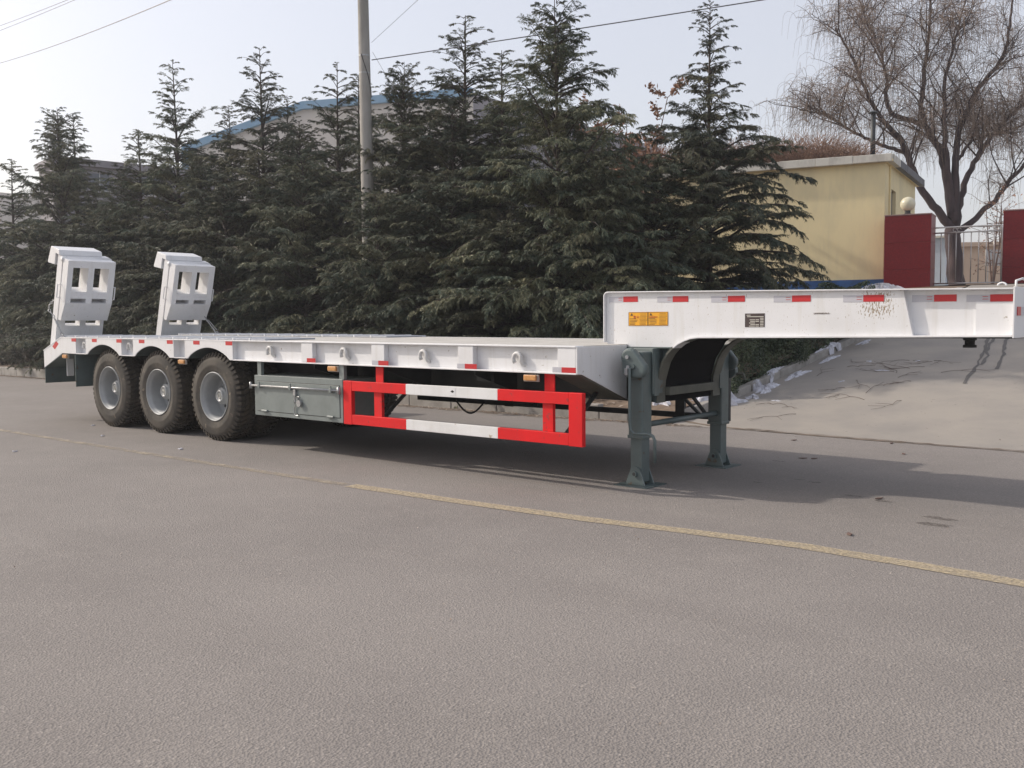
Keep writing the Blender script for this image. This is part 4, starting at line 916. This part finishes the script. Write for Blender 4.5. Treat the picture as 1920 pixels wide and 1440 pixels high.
obj('plinth', oq(MB(), C0, U, Vv, -LW - .02, .02, -.02, .23, 2.0, 2.49), 'blue', gh)
obj('plinth', oq(MB(), C0, U, Vv, -.2, .02, .231, DP, 2.0, 2.49), 'blue', gh)
obj('roof_slab', oq(MB(), C0, U, Vv, -LW - .3, .21, -.18, DP + .4, 5.602, 5.66), 'yellow', gh)
n_f = 9
for k in range(n_f):
    a0 = -LW - .3 + (LW + .5) * k / n_f; a1 = -LW - .3 + (LW + .5) * (k + 1) / n_f - .006
    obj('fascia_slab', oq(MB(), C0, U, Vv, a0, a1, -.20, -.06, 5.59 + random.uniform(-.006, .006), 5.80 + random.uniform(-.008, .008)), 'fascia', gh, bevel=.012)
for k in range(5): obj('fascia_slab', oq(MB(), C0, U, Vv, .07, .22, -.055 + k * 1.15, -.055 + (k + 1) * 1.15 - .006, 5.59, 5.80), 'fascia' if k < 1 else 'roofdark', gh, bevel=.01)
obj('roof_top', oq(MB(), C0, U, Vv, -LW - .28, .06, -.05, DP + .38, 5.661, 5.76), 'roofdark', gh)
ch = thing('flue_pipe', 'dark metal flue pipe with a flat cap on the gatehouse roof', 'chimney', (2.98, 21.04, 5.7))
obj('pipe', MB().tube([(2.98, 21.04, 5.76), (2.98, 21.04, 7.18)], .068, 12), 'dark', ch, smooth=True)
obj('cap', MB().lathe([(0, 0), (.13, 0), (.14, .02), (.05, .08), (0, .085)], 14, (2.98, 21.04, 7.20), 'z'), 'dark', ch)
def pillar(o, wd, dp, z0, z1, label, lamp_at, lamp_label):
    t = thing('gate_pillar', label, 'pillar', (o.x, o.y, z0)); rows = 3; hh = (z1 - z0) / rows
    for k in range(rows): obj('granite_slab', oq(MB(), o, U, Vv, 0, wd, 0, dp, z0 + hh * k + .002, z0 + hh * (k + 1) - .002), 'granite', t, bevel=.003)
    obj('cap', oq(MB(), o, U, Vv, -.01, wd + .01, -.01, dp + .01, z1, z1 + .03), 'granitecap', t, bevel=.004)
    l = thing('globe_lamp', lamp_label, 'lamp', (lamp_at.x, lamp_at.y, z1 + .03))
    obj('base', MB().lathe([(0, 0), (.11, 0), (.11, .03), (.07, .05), (.07, .11), (.10, .13), (0, .13)], 20, (lamp_at.x, lamp_at.y, z1 + .031), 'z'), 'black', l)
    r = .19; obj('globe', MB().lathe([(r * math.sin(a), -r * math.cos(a)) for a in np.linspace(0.001, math.pi - .001, 16)], 28, (lamp_at.x, lamp_at.y, z1 + .13 + r), 'z'), 'globe', l, smooth=True)
o1 = Vector((4.03, 19.10, 0)); pillar(o1, 1.12, .85, 2.0, 4.10, 'red granite gate pillar beside the yellow gatehouse', o1 + U * .50 + Vv * .35, 'round opal globe lamp on the pillar beside the gatehouse')
o2 = Vector((6.50, 20.66, 0)); pillar(o2, 1.3, .85, 2.0, 4.17, 'red granite gate pillar at the right edge of the photo', o2 + U * .62 + Vv * .3, 'round globe lamp on the right-edge pillar, mostly out of the photo')
gt = thing('side_gate', 'bent stainless steel bar gate between the two red pillars', 'gate', (5.1, 20.0, GZ))
G0 = Vector((4.97, 20.09, 0)); GW = 1.60; zt1, zt2, zb_ = 3.80, 3.66, 2.30
def gp(a, z): q = G0 + U * a; return Vector((q.x, q.y, z))
obj('frame', MB().tube([gp(0, zb_), gp(0, zt1 - .06), gp(.02, zt1 - .015), gp(.06, zt1), gp(GW - .06, zt1), gp(GW - .02, zt1 - .015), gp(GW, zt1 - .06), gp(GW, zb_)], .022, 8), 'stain', gt, smooth=True)
obj('rail', MB().tube([gp(.02, zt2), gp(GW - .02, zt2)], .019, 8), 'stain', gt, smooth=True)
obj('rail', MB().tube([gp(.02, zb_ + .04), gp(GW - .02, zb_ + .04)], .019, 8), 'stain', gt, smooth=True)
for k in range(1, 9): obj('bar', MB().tube([gp(GW * k / 9, zb_ + .05), gp(GW * k / 9, zt2)], .013, 8), 'stain', gt, smooth=True)
for cc in (.50, .60): obj('scroll', MB().tube([gp(cc + .045 * math.cos(a), zt2 + .07 + .045 * math.sin(a)) for a in np.linspace(0, 5.2, 12)], .009, 6), 'stain', gt, smooth=True)
obj('latch', MB().box(4.90, 4.96, 20.0, 20.08, 3.5, 3.6), 'black', gt)

# ------------------------------------------------------------------ far buildings
wh = thing('warehouse', 'cream warehouse with blue roof edging rising behind the cedars', 'building', (-36, 38, 2))
A, B, Cc, D_ = Vector((-47.6, 29.83, 0)), Vector((-39.8, 34.08, 0)), Vector((-28.44, 38.5, 0)), Vector((-29.56, 62.58, 0))
def wallq(mb, a, b, za0, za1, zb0, zb1, th=.4):
    d = (b - a).normalized(); n = Vector((-d.y, d.x, 0)) * th
    P = [Vector((a.x, a.y, za0)), Vector((b.x, b.y, zb0)), Vector((b.x, b.y, zb0)) + n, Vector((a.x, a.y, za0)) + n, Vector((a.x, a.y, za1)), Vector((b.x, b.y, zb1)), Vector((b.x, b.y, zb1)) + n, Vector((a.x, a.y, za1)) + n]
    return mb.hexa(P)
obj('wall', wallq(MB(), A, B, 1, 13.4, 1, 15.9), 'cream', wh); obj('wall', wallq(MB(), B, Cc, 1, 15.9, 1, 15.75), 'cream', wh); obj('side_wall', wallq(MB(), Cc, D_, 1, 15.75, 1, 15.6), 'slate', wh)  # grey render on the side wall puts its shade into the colour
off_ = Vector((.12, -.28, 0))
obj('roof_trim', wallq(MB(), A + off_, B + off_, 13.15, 13.65, 15.65, 16.15, .3), 'skyblue', wh); obj('roof_trim', wallq(MB(), B + off_, Cc + off_, 15.65, 16.15, 15.52, 16.02, .3), 'skyblue', wh)
obj('corner_trim', wallq(MB(), A + off_, A + off_ + (B - A).normalized() * .35, 1, 13.15, 1, 13.26, .3), 'skyblue', wh)
obj('roof', MB().add([(A.x, A.y, 13.3), (B.x, B.y, 15.85), (Cc.x, Cc.y, 15.7), (D_.x, D_.y, 15.6), (-52, 58, 13.2)], [(0, 1, 2, 3, 4)]), 'slate', wh)
for k in range(12):
    q = A + (Cc - A) * ((k + .5) / 12); dd = (Cc - B).normalized()
gb = thing('grey_building', 'low grey building with small windows behind the cedars on the left', 'building', (-35, 18, 1))
a, b = Vector((-35.75, 15.6, 0)), Vector((-34.3, 24.5, 0))
obj('wall', wallq(MB(), a, b, .5, 9.45, .5, 9.45, 3.0), 'slate', gb)
obj('roof_cornice', wallq(MB(), a + Vector((.25, -.2, 0)), b + Vector((.25, .2, 0)), 9.451, 9.8, 9.451, 9.8, 3.4), 'slate', gb)
dv = (b - a).normalized(); nv = Vector((dv.y, -dv.x, 0))
for i in range(3):
    for zc in (8.3, 6.2):
        c = a + dv * (1.62 + i * 2.5); win = obj('window', oq(MB(), c, dv, nv, 0, .95, .002, .05, zc, zc + .85), 'pane', gb)
        obj('sill', oq(MB(), c, dv, nv, -.05, 1.0, .002, .12, zc - .10, zc - .003), 'sillw', win)
        obj('frame', oq(MB(), c, dv, nv, .46, .49, .051, .07, zc, zc + .85), 'sillw', win)
yb_ = thing('yard_building', 'long beige building seen through the gate bars', 'building', (1, 43, 2.2))
a, b = Vector((-2.5, 40.0, 0)), Vector((9.0, 48.5, 0)); obj('wall', wallq(MB(), a, b, 2.0, 4.75, 2.0, 4.75, 4), 'beige', yb_); obj('roof_edge', wallq(MB(), a + Vector((.1, -.2, 0)), b + Vector((.1, -.2, 0)), 4.751, 4.95, 4.751, 4.95, 4.4), 'beige', yb_)
bb = thing('pale_blue_hut', 'pale blue hut beside the tree trunk behind the gate', 'hut', (0, 37, 2.2))
a, b = Vector((.72, 35.8, 0)), Vector((.05, 39.3, 0)); a0_ = a + Vector((-2.6, -.6, 0))
obj('wall', wallq(MB(), a, b, 2.0, 4.75, 2.0, 4.7, .3), 'pale', bb); obj('wall', wallq(MB(), a0_, a - Vector((.01, 0, 0)), 2.0, 4.75, 2.0, 4.75, .3), 'pale', bb)
dv = (b - a).normalized(); nv = Vector((dv.y, -dv.x, 0)); obj('window', oq(MB(), a, dv, nv, .9, 1.9, .002, .04, 3.2, 4.1), 'pane', bb)
obj('roof', wallq(MB(), a0_ + Vector((-.2, -.2, 0)), a + Vector((.2, -.1, 0)), 4.76, 4.85, 4.76, 4.85, 3.6), 'fascia', bb)
wt = tag(obj('small_white_building', MB().box(-66, -62, 21.5, 27, 0, 11.2), 'cream'), 'small pale building glimpsed between the cedars at the far left', 'building')
tp = MB(); nx, ny = 14, 8; g_ = np.random.default_rng(3)
for i in range(nx + 1):
    for j in range(ny + 1):
        u_, v_ = i / nx, j / ny; tp.v.append((2.5 + u_ * 3.6, 34.3 + v_ * 1.8 + u_ * 2.2, 2.25 + (.05 + .95 * u_) * math.sin(math.pi * min(1, max(0, v_))) + g_.uniform(-.03, .03)))
tp.f = [(i * (ny + 1) + j, (i + 1) * (ny + 1) + j, (i + 1) * (ny + 1) + j + 1, i * (ny + 1) + j + 1) for i in range(nx) for j in range(ny)]
tag(obj('tarpaulin_mound', tp, 'tarp', smooth=True), 'white tarpaulin draped over a heap behind the gate', 'tarpaulin')
sb = thing('notice_board', 'blank pale grey board on two legs behind the right side of the gate', 'board', (4.1, 29.7, 2.25))
obj('panel', MB().hexa([(3.85, 29.5, 3.22), (4.36, 29.95, 3.22), (4.34, 29.98, 3.22), (3.83, 29.53, 3.22), (3.85, 29.5, 3.78), (4.36, 29.95, 3.78), (4.34, 29.98, 3.78), (3.83, 29.53, 3.78)]), 'sillw', sb)
for q in ((3.9, 29.57), (4.3, 29.93)): obj('leg', MB().tube([(q[0], q[1] + .02, 2.2), (q[0], q[1] + .02, 3.3)], .02, 6), 'stain', sb)

# ------------------------------------------------------------------ willow
wl = thing('willow_tree', 'large leafless weeping willow behind the gate and gatehouse', 'willow tree', (2.5, 30.9, 2.2))
LIMBS = [([(2.59, 30.85, 1.9), (2.45, 30.87, 3.69), (2.36, 30.87, 4.67)], .31, .27),
    ([(2.36, 30.87, 4.67), (1.95, 30.58, 5.35), (1.46, 30.22, 6.0), (.83, 29.85, 7.95), (.13, 29.33, 8.85), (-.17, 29.14, 9.52), (-.63, 28.86, 10.83), (-1.18, 28.49, 12.06)], .17, .03),
    ([(2.34, 30.9, 5.06), (2.01, 30.8, 7.32), (1.42, 30.4, 8.49), (1.32, 30.38, 9.19), (1.34, 30.51, 10.42), (1.45, 30.73, 12.03), (1.43, 30.86, 13.63)], .17, .03),
    ([(1.42, 30.4, 8.49), (.48, 29.64, 8.91), (.37, 29.62, 9.75), (.46, 29.73, 10.21), (.14, 29.59, 11.79), (-.16, 29.41, 12.55), (-.36, 29.33, 13.65)], .10, .02),
    ([(2.35, 30.92, 5.25), (1.91, 30.78, 7.98), (1.83, 30.8, 8.99), (1.74, 30.81, 10.01), (1.94, 31.11, 11.48), (2.11, 31.39, 13.04)], .14, .02),
    ([(2.4, 30.92, 4.86), (2.36, 31.08, 6.96), (2.36, 31.18, 8.23), (2.92, 31.81, 9.9), (3.52, 32.41, 10.88), (3.69, 32.64, 11.85), (3.73, 32.8, 13.41)], .17, .03),
    ([(2.42, 30.92, 4.67), (2.68, 31.3, 6.41), (3.16, 31.81, 7.56), (3.74, 32.39, 8.56), (4.32, 32.95, 9.32), (5.18, 33.76, 10.09)], .15, .03),
    ([(2.42, 30.91, 4.47), (3.0, 31.45, 5.07), (3.54, 32.0, 5.94), (4.25, 32.71, 7.24), (5.25, 33.66, 8.34)], .13, .03),
    ([(1.10, 30.03, 7.1), (.98, 29.94, 7.5), (.07, 29.2, 7.9), (-.69, 28.6, 8.49), (-1.16, 28.25, 8.98), (-1.83, 27.69, 9.18)], .09, .02),
    ([(2.4, 31.13, 7.2), (2.89, 31.61, 7.97), (3.48, 32.13, 8.16), (4.28, 32.84, 8.35)], .07, .02)]
g = np.random.default_rng(5)
def resample(P, n):
    P = np.array(P, float); d = np.r_[0, np.cumsum(np.linalg.norm(np.diff(P, axis=0), axis=1))]; t = np.linspace(0, d[-1], n)
    Q = np.stack([np.interp(t, d, P[:, k]) for k in range(3)], 1)
    for _ in range(2): Q[1:-1] = (Q[:-2] + 2 * Q[1:-1] + Q[2:]) / 4
    return Q
limbs = []; parents = []
for P, r0, r1 in LIMBS:
    k = len(P) * 5; Q = resample(P, k); depth = [0, 0, 0, .9, -1.0, 0, .8, -.7, .6, .9][len(limbs)]
    if r0 < .25: Q += np.array([.76, .65, 0]) * 0 + np.array([-.65, .76, 0]) * (depth * np.linspace(0, 1, k) ** 1.2)[:, None]
    Q[1:-1] += g.normal(0, .02, (k - 2, 3)); limbs.append((Q, r0, r1))
    if r0 < .25: parents.append((Q, r0, r1))
mb = MB()
for Q, r0, r1 in limbs: mb.tube([tuple(p) for p in Q], [r0 + (r1 - r0) * t ** .8 for t in np.linspace(0, 1, len(Q))], 9)
obj('trunk', mb, 'wbark', wl, smooth=True)
# second-order branches
secP, secr = [], []
for Q, r0, r1 in parents:
    n = int(len(Q) * .9)
    for _ in range(n):
        t = g.uniform(.22, 1) ** .8; i = int(t * (len(Q) - 1)); p = Q[i]; d = Q[min(i + 1, len(Q) - 1)] - Q[max(i - 1, 0)]; d /= np.linalg.norm(d)
        s_ = g.normal(0, 1, 3); s_[2] = abs(s_[2]) * .5; s_ /= np.linalg.norm(s_); v = d * .55 + s_ * .8; v /= np.linalg.norm(v)
        L = g.uniform(1.0, 3.0) * (1.15 - .5 * t); k = 9; pts = [p]
        for j in range(k):
            v = v + g.normal(0, .10, 3) + np.array([0, 0, .03 - .09 * j / k]); v /= np.linalg.norm(v); pts.append(pts[-1] + v * L / k)
        secP.append(np.array(pts)); secr.append(.011 + .011 * L * (1 - .4 * t))
terP, terr = [], []
for Q, r in zip(secP, secr):
    for _ in range(6):
        i = g.integers(2, 10); p = Q[i]; d = Q[min(i + 1, 9)] - Q[i - 1]; d /= np.linalg.norm(d) + 1e-9; s_ = g.normal(0, 1, 3); s_ /= np.linalg.norm(s_); v = d * .5 + s_ * .8; v /= np.linalg.norm(v); L = g.uniform(.5, 1.3); pts = [p]
        for j in range(9):
            v = v + g.normal(0, .1, 3) + np.array([0, 0, .02 - .2 * j / 9]); v /= np.linalg.norm(v); pts.append(pts[-1] + v * L / 9)
        terP.append(np.array(pts)); terr.append(.009)
stuff(link('branches', tris('branches', np.concatenate([np_tubes(np.stack(secP), np.array(secr), .008, 5), np_tubes(np.stack(terP), np.array(terr), .005, 4)]), 'wbark'), wl))
# drooping twigs
allB = np.concatenate([np.stack(secP)[:, 3:10].reshape(-1, 3), np.stack(terP)[:, 3:10].reshape(-1, 3), np.stack(terP)[:, 3:10].reshape(-1, 3)])
nt_ = 9500; B = allB[g.integers(0, len(allB), nt_)]; a = g.uniform(0, 2 * math.pi, nt_); L = g.uniform(.5, 1.7, nt_); e = g.uniform(.1, 1.3, nt_); k = 9; pts = [B]; cur = B
for j in range(k):
    ee = e - (e + 1.45) * np.minimum(1, (j / (k * .55))) ** .9; dd = np.stack([np.cos(ee) * np.cos(a), np.cos(ee) * np.sin(a), np.sin(ee)], 1) + g.normal(0, .05, (nt_, 3)); cur = cur + dd * (L / k)[:, None]; pts.append(cur)
tw = np.stack(pts, 1); stuff(link('hanging_twigs', tris('hanging_twigs', np_tubes(tw, .0050, .0028, 3), 'wtwig'), wl))

# small tree with curled leaves behind the gate
def small_tree(label, base, H, spread, leafn, seed, lsize, lmat='dead', name='small_tree', cat='tree'):
    g = np.random.default_rng(seed); t = thing(name, label, cat, base); b = np.array(base, float); P = []; r = []
    for s in range(5):
        v = np.array([g.normal(0, .16), g.normal(0, .16), 1.0]); v /= np.linalg.norm(v); pts = [b]
        for j in range(9): v = v + g.normal(0, .05, 3); v /= np.linalg.norm(v); pts.append(pts[-1] + v * H / 9)
        P.append(np.array(pts)); r.append(.035)
    Q2 = []
    for Q in P:
        for _ in range(14):
            i = g.integers(2, 10); v = g.normal(0, 1, 3); v[2] = abs(v[2]) * .7; v /= np.linalg.norm(v); pts = [Q[i]]
            for j in range(9): v = v + g.normal(0, .12, 3); v /= np.linalg.norm(v); pts.append(pts[-1] + v * spread * g.uniform(.6, 1) / 9)
            Q2.append(np.array(pts))
    Q2 = np.stack(Q2); stuff(link('branches', tris('branches', np.concatenate([np_tubes(np.stack(P), .03, .01, 5), np_tubes(Q2, .010, .004, 4)]), 'pinktree'), t))
    A_ = Q2[:, 3:].reshape(-1, 3); Cn = A_[g.integers(0, len(A_), leafn)] + g.normal(0, .05, (leafn, 3)) - np.array([0, 0, .03])
    stuff(link('dry_leaves', tris('dry_leaves', leaf_cloud(leafn, lambda gg, n: Cn, lsize, seed), lmat), t)); return t
small_tree('small leafless tree with curled brown leaves behind the gate, right side', (4.3, 28.6, 2.25), 3.0, .9, 260, 21, .05)
small_tree('sapling with clusters of dried brown leaves behind the gatehouse, left of the right-hand cedar', (-1.45, 16.1, 1.9), 5.5, .75, 3000, 22, .075)
small_tree('lower sapling with dried brown leaves behind the cedars, left of the leafier sapling', (-2.0, 15.6, 1.9), 4.6, .8, 3000, 23, .075)
# dry brush on the roof
def brush(label, x0, x1, n, h, seed, zb=5.75):
    g = np.random.default_rng(seed); u_ = g.uniform(x0, x1, n); v_ = g.uniform(.8, 3.6, n); base = np.array(C0)[None] + u_[:, None] * np.array(U)[None] + v_[:, None] * np.array(Vv)[None]; base[:, 2] = zb
    L = h * g.uniform(.45, 1.15, n) * (1 - .35 * np.clip((u_ - x1 + 1.2) / 1.2, 0, 1)); a = g.uniform(0, 6.28, n); e = g.uniform(.7, 1.5, n); pts = [base]; cur = base
    for j in range(6):
        ee = e - .9 * (j / 6) * g.uniform(.3, 1.6, n); cur = cur + np.stack([np.cos(ee) * np.cos(a), np.cos(ee) * np.sin(a), np.sin(ee)], 1) * (L / 6)[:, None] + g.normal(0, .012, (n, 3)); pts.append(cur)
    Q = np.stack(pts, 1); T_ = np_tubes(Q, .007, .004, 3); A_ = Q[:, 2:].reshape(-1, 3); m_ = n; Cn = A_[g.integers(0, len(A_), m_)]
    T2 = leaf_cloud(m_, lambda gg, k: Cn, .035, seed); o = link('dry_brush', tris('dry_brush', np.concatenate([T_, T2]), 'stalk')); o['kind'] = 'stuff'; return tag(o, label, 'dry brush')
brush('tangle of dry brown vines spreading over the gatehouse roof', -8.2, -.9, 8000, 1.25, 31)

# ------------------------------------------------------------------ snow, litter, twigs
def lump(name, pts, label, group=None, seed=0, zfun=None):
    g = np.random.default_rng(seed); mb = MB()
    cx_, cy_, rx_, ry_, h_, rot = pts; rx_ *= .82; ry_ *= .82; h_ *= .75; n, m_ = 40, 9; v = []; f = []
    ph = g.uniform(0, 6.28, 5)
    for j in range(m_ + 1):
        q = j / m_
        for i in range(n):
            a = 2 * math.pi * i / n; rr = (1 - q) * (1 + .32 * math.sin(3 * a + ph[0]) + .22 * math.sin(5 * a + ph[1]) + .16 * math.sin(9 * a + ph[2]) + .12 * math.sin(17 * a + ph[3])); X = rx_ * rr * math.cos(a); Y = ry_ * rr * math.sin(a)
            xx = cx_ + X * math.cos(rot) - Y * math.sin(rot); yy_ = cy_ + X * math.sin(rot) + Y * math.cos(rot)
            z = zfun(xx, yy_) + h_ * (1 - (1 - q) ** 2.2) * (1 + g.uniform(-.5, .5) * (j > 0)) - .012 * (j == 0); v.append((xx, yy_, z))
    for j in range(m_):
        for i in range(n): f.append((j * n + i, j * n + (i + 1) % n, (j + 1) * n + (i + 1) % n, (j + 1) * n + i))
    f.append(tuple(m_ * n + i for i in range(n)))
    return tag(obj(name, mb.add(v, f), 'snow', smooth=False), label, 'snow', group)
dzf = lambda X, Y: max(0.0, .157 * (min(Y, 19.3) - 5)) + .004
kz = lambda X, Y: max(0.0, .157 * (min(Y, 19.3) - 5)) + (.12 if 6.12 < X < 6.28 else (.10 if X <= 6.12 else .0))
big = [((6.12, 6.15, .42, .26, .17, .6), 'biggest dirty snow heap, at the driveway kerb corner by the far landing leg'), ((5.6, 5.5, .40, .20, .12, 2.6), 'dirty snow heap seen between the landing legs'), ((6.40, 7.30, .16, .40, .07, .0), 'ragged snow patch on the driveway kerb just above the corner heap'), ((6.18, 8.0, .10, .34, .05, .05), 'snow strip between hedge and driveway kerb near the corner'), ((6.43, 8.35, .12, .42, .05, .0), 'snow patch lying against the driveway kerb halfway to the hedge end'), ((6.20, 10.2, .10, .5, .06, .0), 'snow strip at the foot of the hedge, upper part'), ((6.42, 9.7, .08, .42, .04, .0), 'thin snow streak along the driveway kerb, upper part'), ((6.43, 11.3, .08, .30, .04, .0), 'small snow streak just under the gooseneck bottom edge'), ((6.45, 6.75, .12, .2, .03, .3), 'small snow scrap beside the corner heap'),
       ((4.35, 17.9, .55, .35, .16, .3), 'dirty snow pile at the foot of the left gate pillar, showing above the gooseneck'), ((-13.3, 5.5, .5, .25, .14, .1), 'snow heap behind the kerb beside the trailer tail')]
for i, (p, lb) in enumerate(big):
    zf = (lambda X, Y: float(gz(X, Y)) + .13) if i > 8 else kz
    lump('snow_patch', p, lb, 'snow patches along the kerbs', 60 + i, zf)
for i, (X, Y, s_) in enumerate(((7.6, 8.9, .09), (7.3, 8.0, .05), (7.15, 9.6, .07), (6.9, 6.6, .06), (7.9, 9.7, .04))): lump('snow_scrap', (X, Y, s_ * 1.4, s_ * .6, .012, i), 'thin scrap of melting snow lying on the driveway', 'snow scraps on the driveway', 90 + i, dzf)
# twigs on the driveway
g = np.random.default_rng(41); tz = lambda X, Y: dzf(X, Y) + .006
for i in range(26):
    x, y = g.uniform(6.7, 8.6), g.uniform(5.7, 9.8); a = g.uniform(0, 6.28); L = g.uniform(.25, .9); mb = MB(); pts = []
    for j in range(9): pts.append((x, y, tz(x, y) + .012 * abs(math.sin(j)))); a += g.normal(0, .22); x += math.cos(a) * L / 8; y += math.sin(a) * L / 8
    mb.tube(pts, [.0036 * (1 - .07 * j) for j in range(9)], 5)
    for q in (3, 5):
        b_ = a + g.choice([-1, 1]) * .7; p = pts[q]; x2, y2 = p[0] + math.cos(b_) * L * .35, p[1] + math.sin(b_) * L * .35; mb.tube([p, (x2, y2, tz(x2, y2) + .01)], [.0024, .0015], 4)
    o = tag(obj('fallen_twig', mb, 'fallen'), 'thin dark willow twig lying on the driveway', 'twig', 'fallen willow twigs on the driveway')
# leaf litter strip and bits on the road
def litter(n, fn, size, seed, name, mt, label=None):
    g = np.random.default_rng(seed); X, Y, Zf = fn(g, n); Z = Zf + .006 + g.uniform(0, .012, n); a = g.uniform(0, 6.28, n); s_ = size * g.uniform(.5, 1.4, n)
    C = np.stack([X, Y, Z], 1); d1 = np.stack([np.cos(a), np.sin(a), g.normal(0, .25, n)], 1) * s_[:, None]; d2 = np.stack([-np.sin(a), np.cos(a), g.normal(0, .25, n)], 1) * (s_ * .5)[:, None]
    V = np.concatenate([np.stack([C - d1, C + d2, C + d1], 1), np.stack([C - d1, C + d1, C - d2], 1)]); o = link(name, tris(name, V, mt)); o['kind'] = 'stuff'; return o
litter(2600, lambda g, n: ((lambda X: (X, 4.90 - np.abs(g.normal(0, .12, n)), X * 0))(g.uniform(-22, 6.3, n))), .018, 71, 'leaf_litter', 'litter')
litter(5000, lambda g, n: ((lambda X, Y: (X, Y, gz(X, Y) + .17))(g.uniform(-24, 5.2, n), g.uniform(5.12, 6.3, n))), .03, 72, 'leaf_litter', 'litter')
litter(900, lambda g, n: (g.uniform(-3, 14, n), g.uniform(-6, 4.9, n), np.zeros(n)), .006, 73, 'road_grit', 'litter')
litter(400, lambda g, n: ((lambda X, Y: (X, Y, .157 * (Y - 5)))(g.uniform(6.5, 12, n), g.uniform(5.1, 12, n))), .008, 74, 'driveway_grit', 'pinktree')
for i, (X, Y) in enumerate(((-.35, -.02), (1.0, -.55), (3.0, -.62), (1.65, -1.9))):
    mb = MB()
    for q in range(4): a = g.uniform(0, 6.28); mb.tube([(X + .05 * math.cos(a + q), Y + .03 * math.sin(a), .006), (X - .04 * math.cos(a), Y + .03 * math.sin(a + q), .012), (X + .03, Y - .012 * q, .006)], .0045, 5)
    tag(obj('paper_scrap', mb, 'snow'), ['crumpled pale scrap beside the rearmost wheel', 'crumpled pale scrap on the road in front of the rearmost wheel', 'crumpled pale scrap on the road near the front wheel', 'small pale scrap on the open road at the left, past the faded line'][i], 'litter scrap')
for i in range(7):
    X, Y = [(9.0, 3.0), (8.9, 2.95), (9.6, 3.9), (10.3, 1.2), (8.2, 4.3), (10.6, -.2), (9.2, 4.7)][i]; a = g.uniform(0, 6.28)
    tag(obj('dead_leaf', MB().hexa([(X + dx * .045 * math.cos(a) - dy * .018 * math.sin(a), Y + dx * .045 * math.sin(a) + dy * .018 * math.cos(a), z) for z in (.005, .012) for dx, dy in ((-1, 0), (0, -1), (1, 0), (0, 1))]), 'pinktree'), 'small dark dead leaf lying on the road behind the gooseneck shadow', 'leaf', 'dead leaves on the road')

# ------------------------------------------------------------------ haze
HAZE = 0.0012
if HAZE:
    hz_ = MB().box(-180, 180, -70, 170, -1.35, 18.5).mesh('haze', None); m = bpy.data.materials.new('haze_air'); m.use_nodes = True; t = m.node_tree; t.nodes.clear()
    o = N(t, 'ShaderNodeOutputMaterial'); v = N(t, 'ShaderNodeVolumePrincipled'); v.inputs['Color'].default_value = (.86, .88, .95, 1); v.inputs['Density'].default_value = HAZE; v.inputs['Anisotropy'].default_value = .3
    t.links.new(v.outputs[0], o.inputs['Volume']); hz_.materials.append(m); h = link('haze', hz_); h['kind'] = 'stuff'
for o in bpy.data.objects:
    if '_local' in o: del o['_local']
print('unique tris', sum(len(m_.polygons) for m_ in bpy.data.meshes))
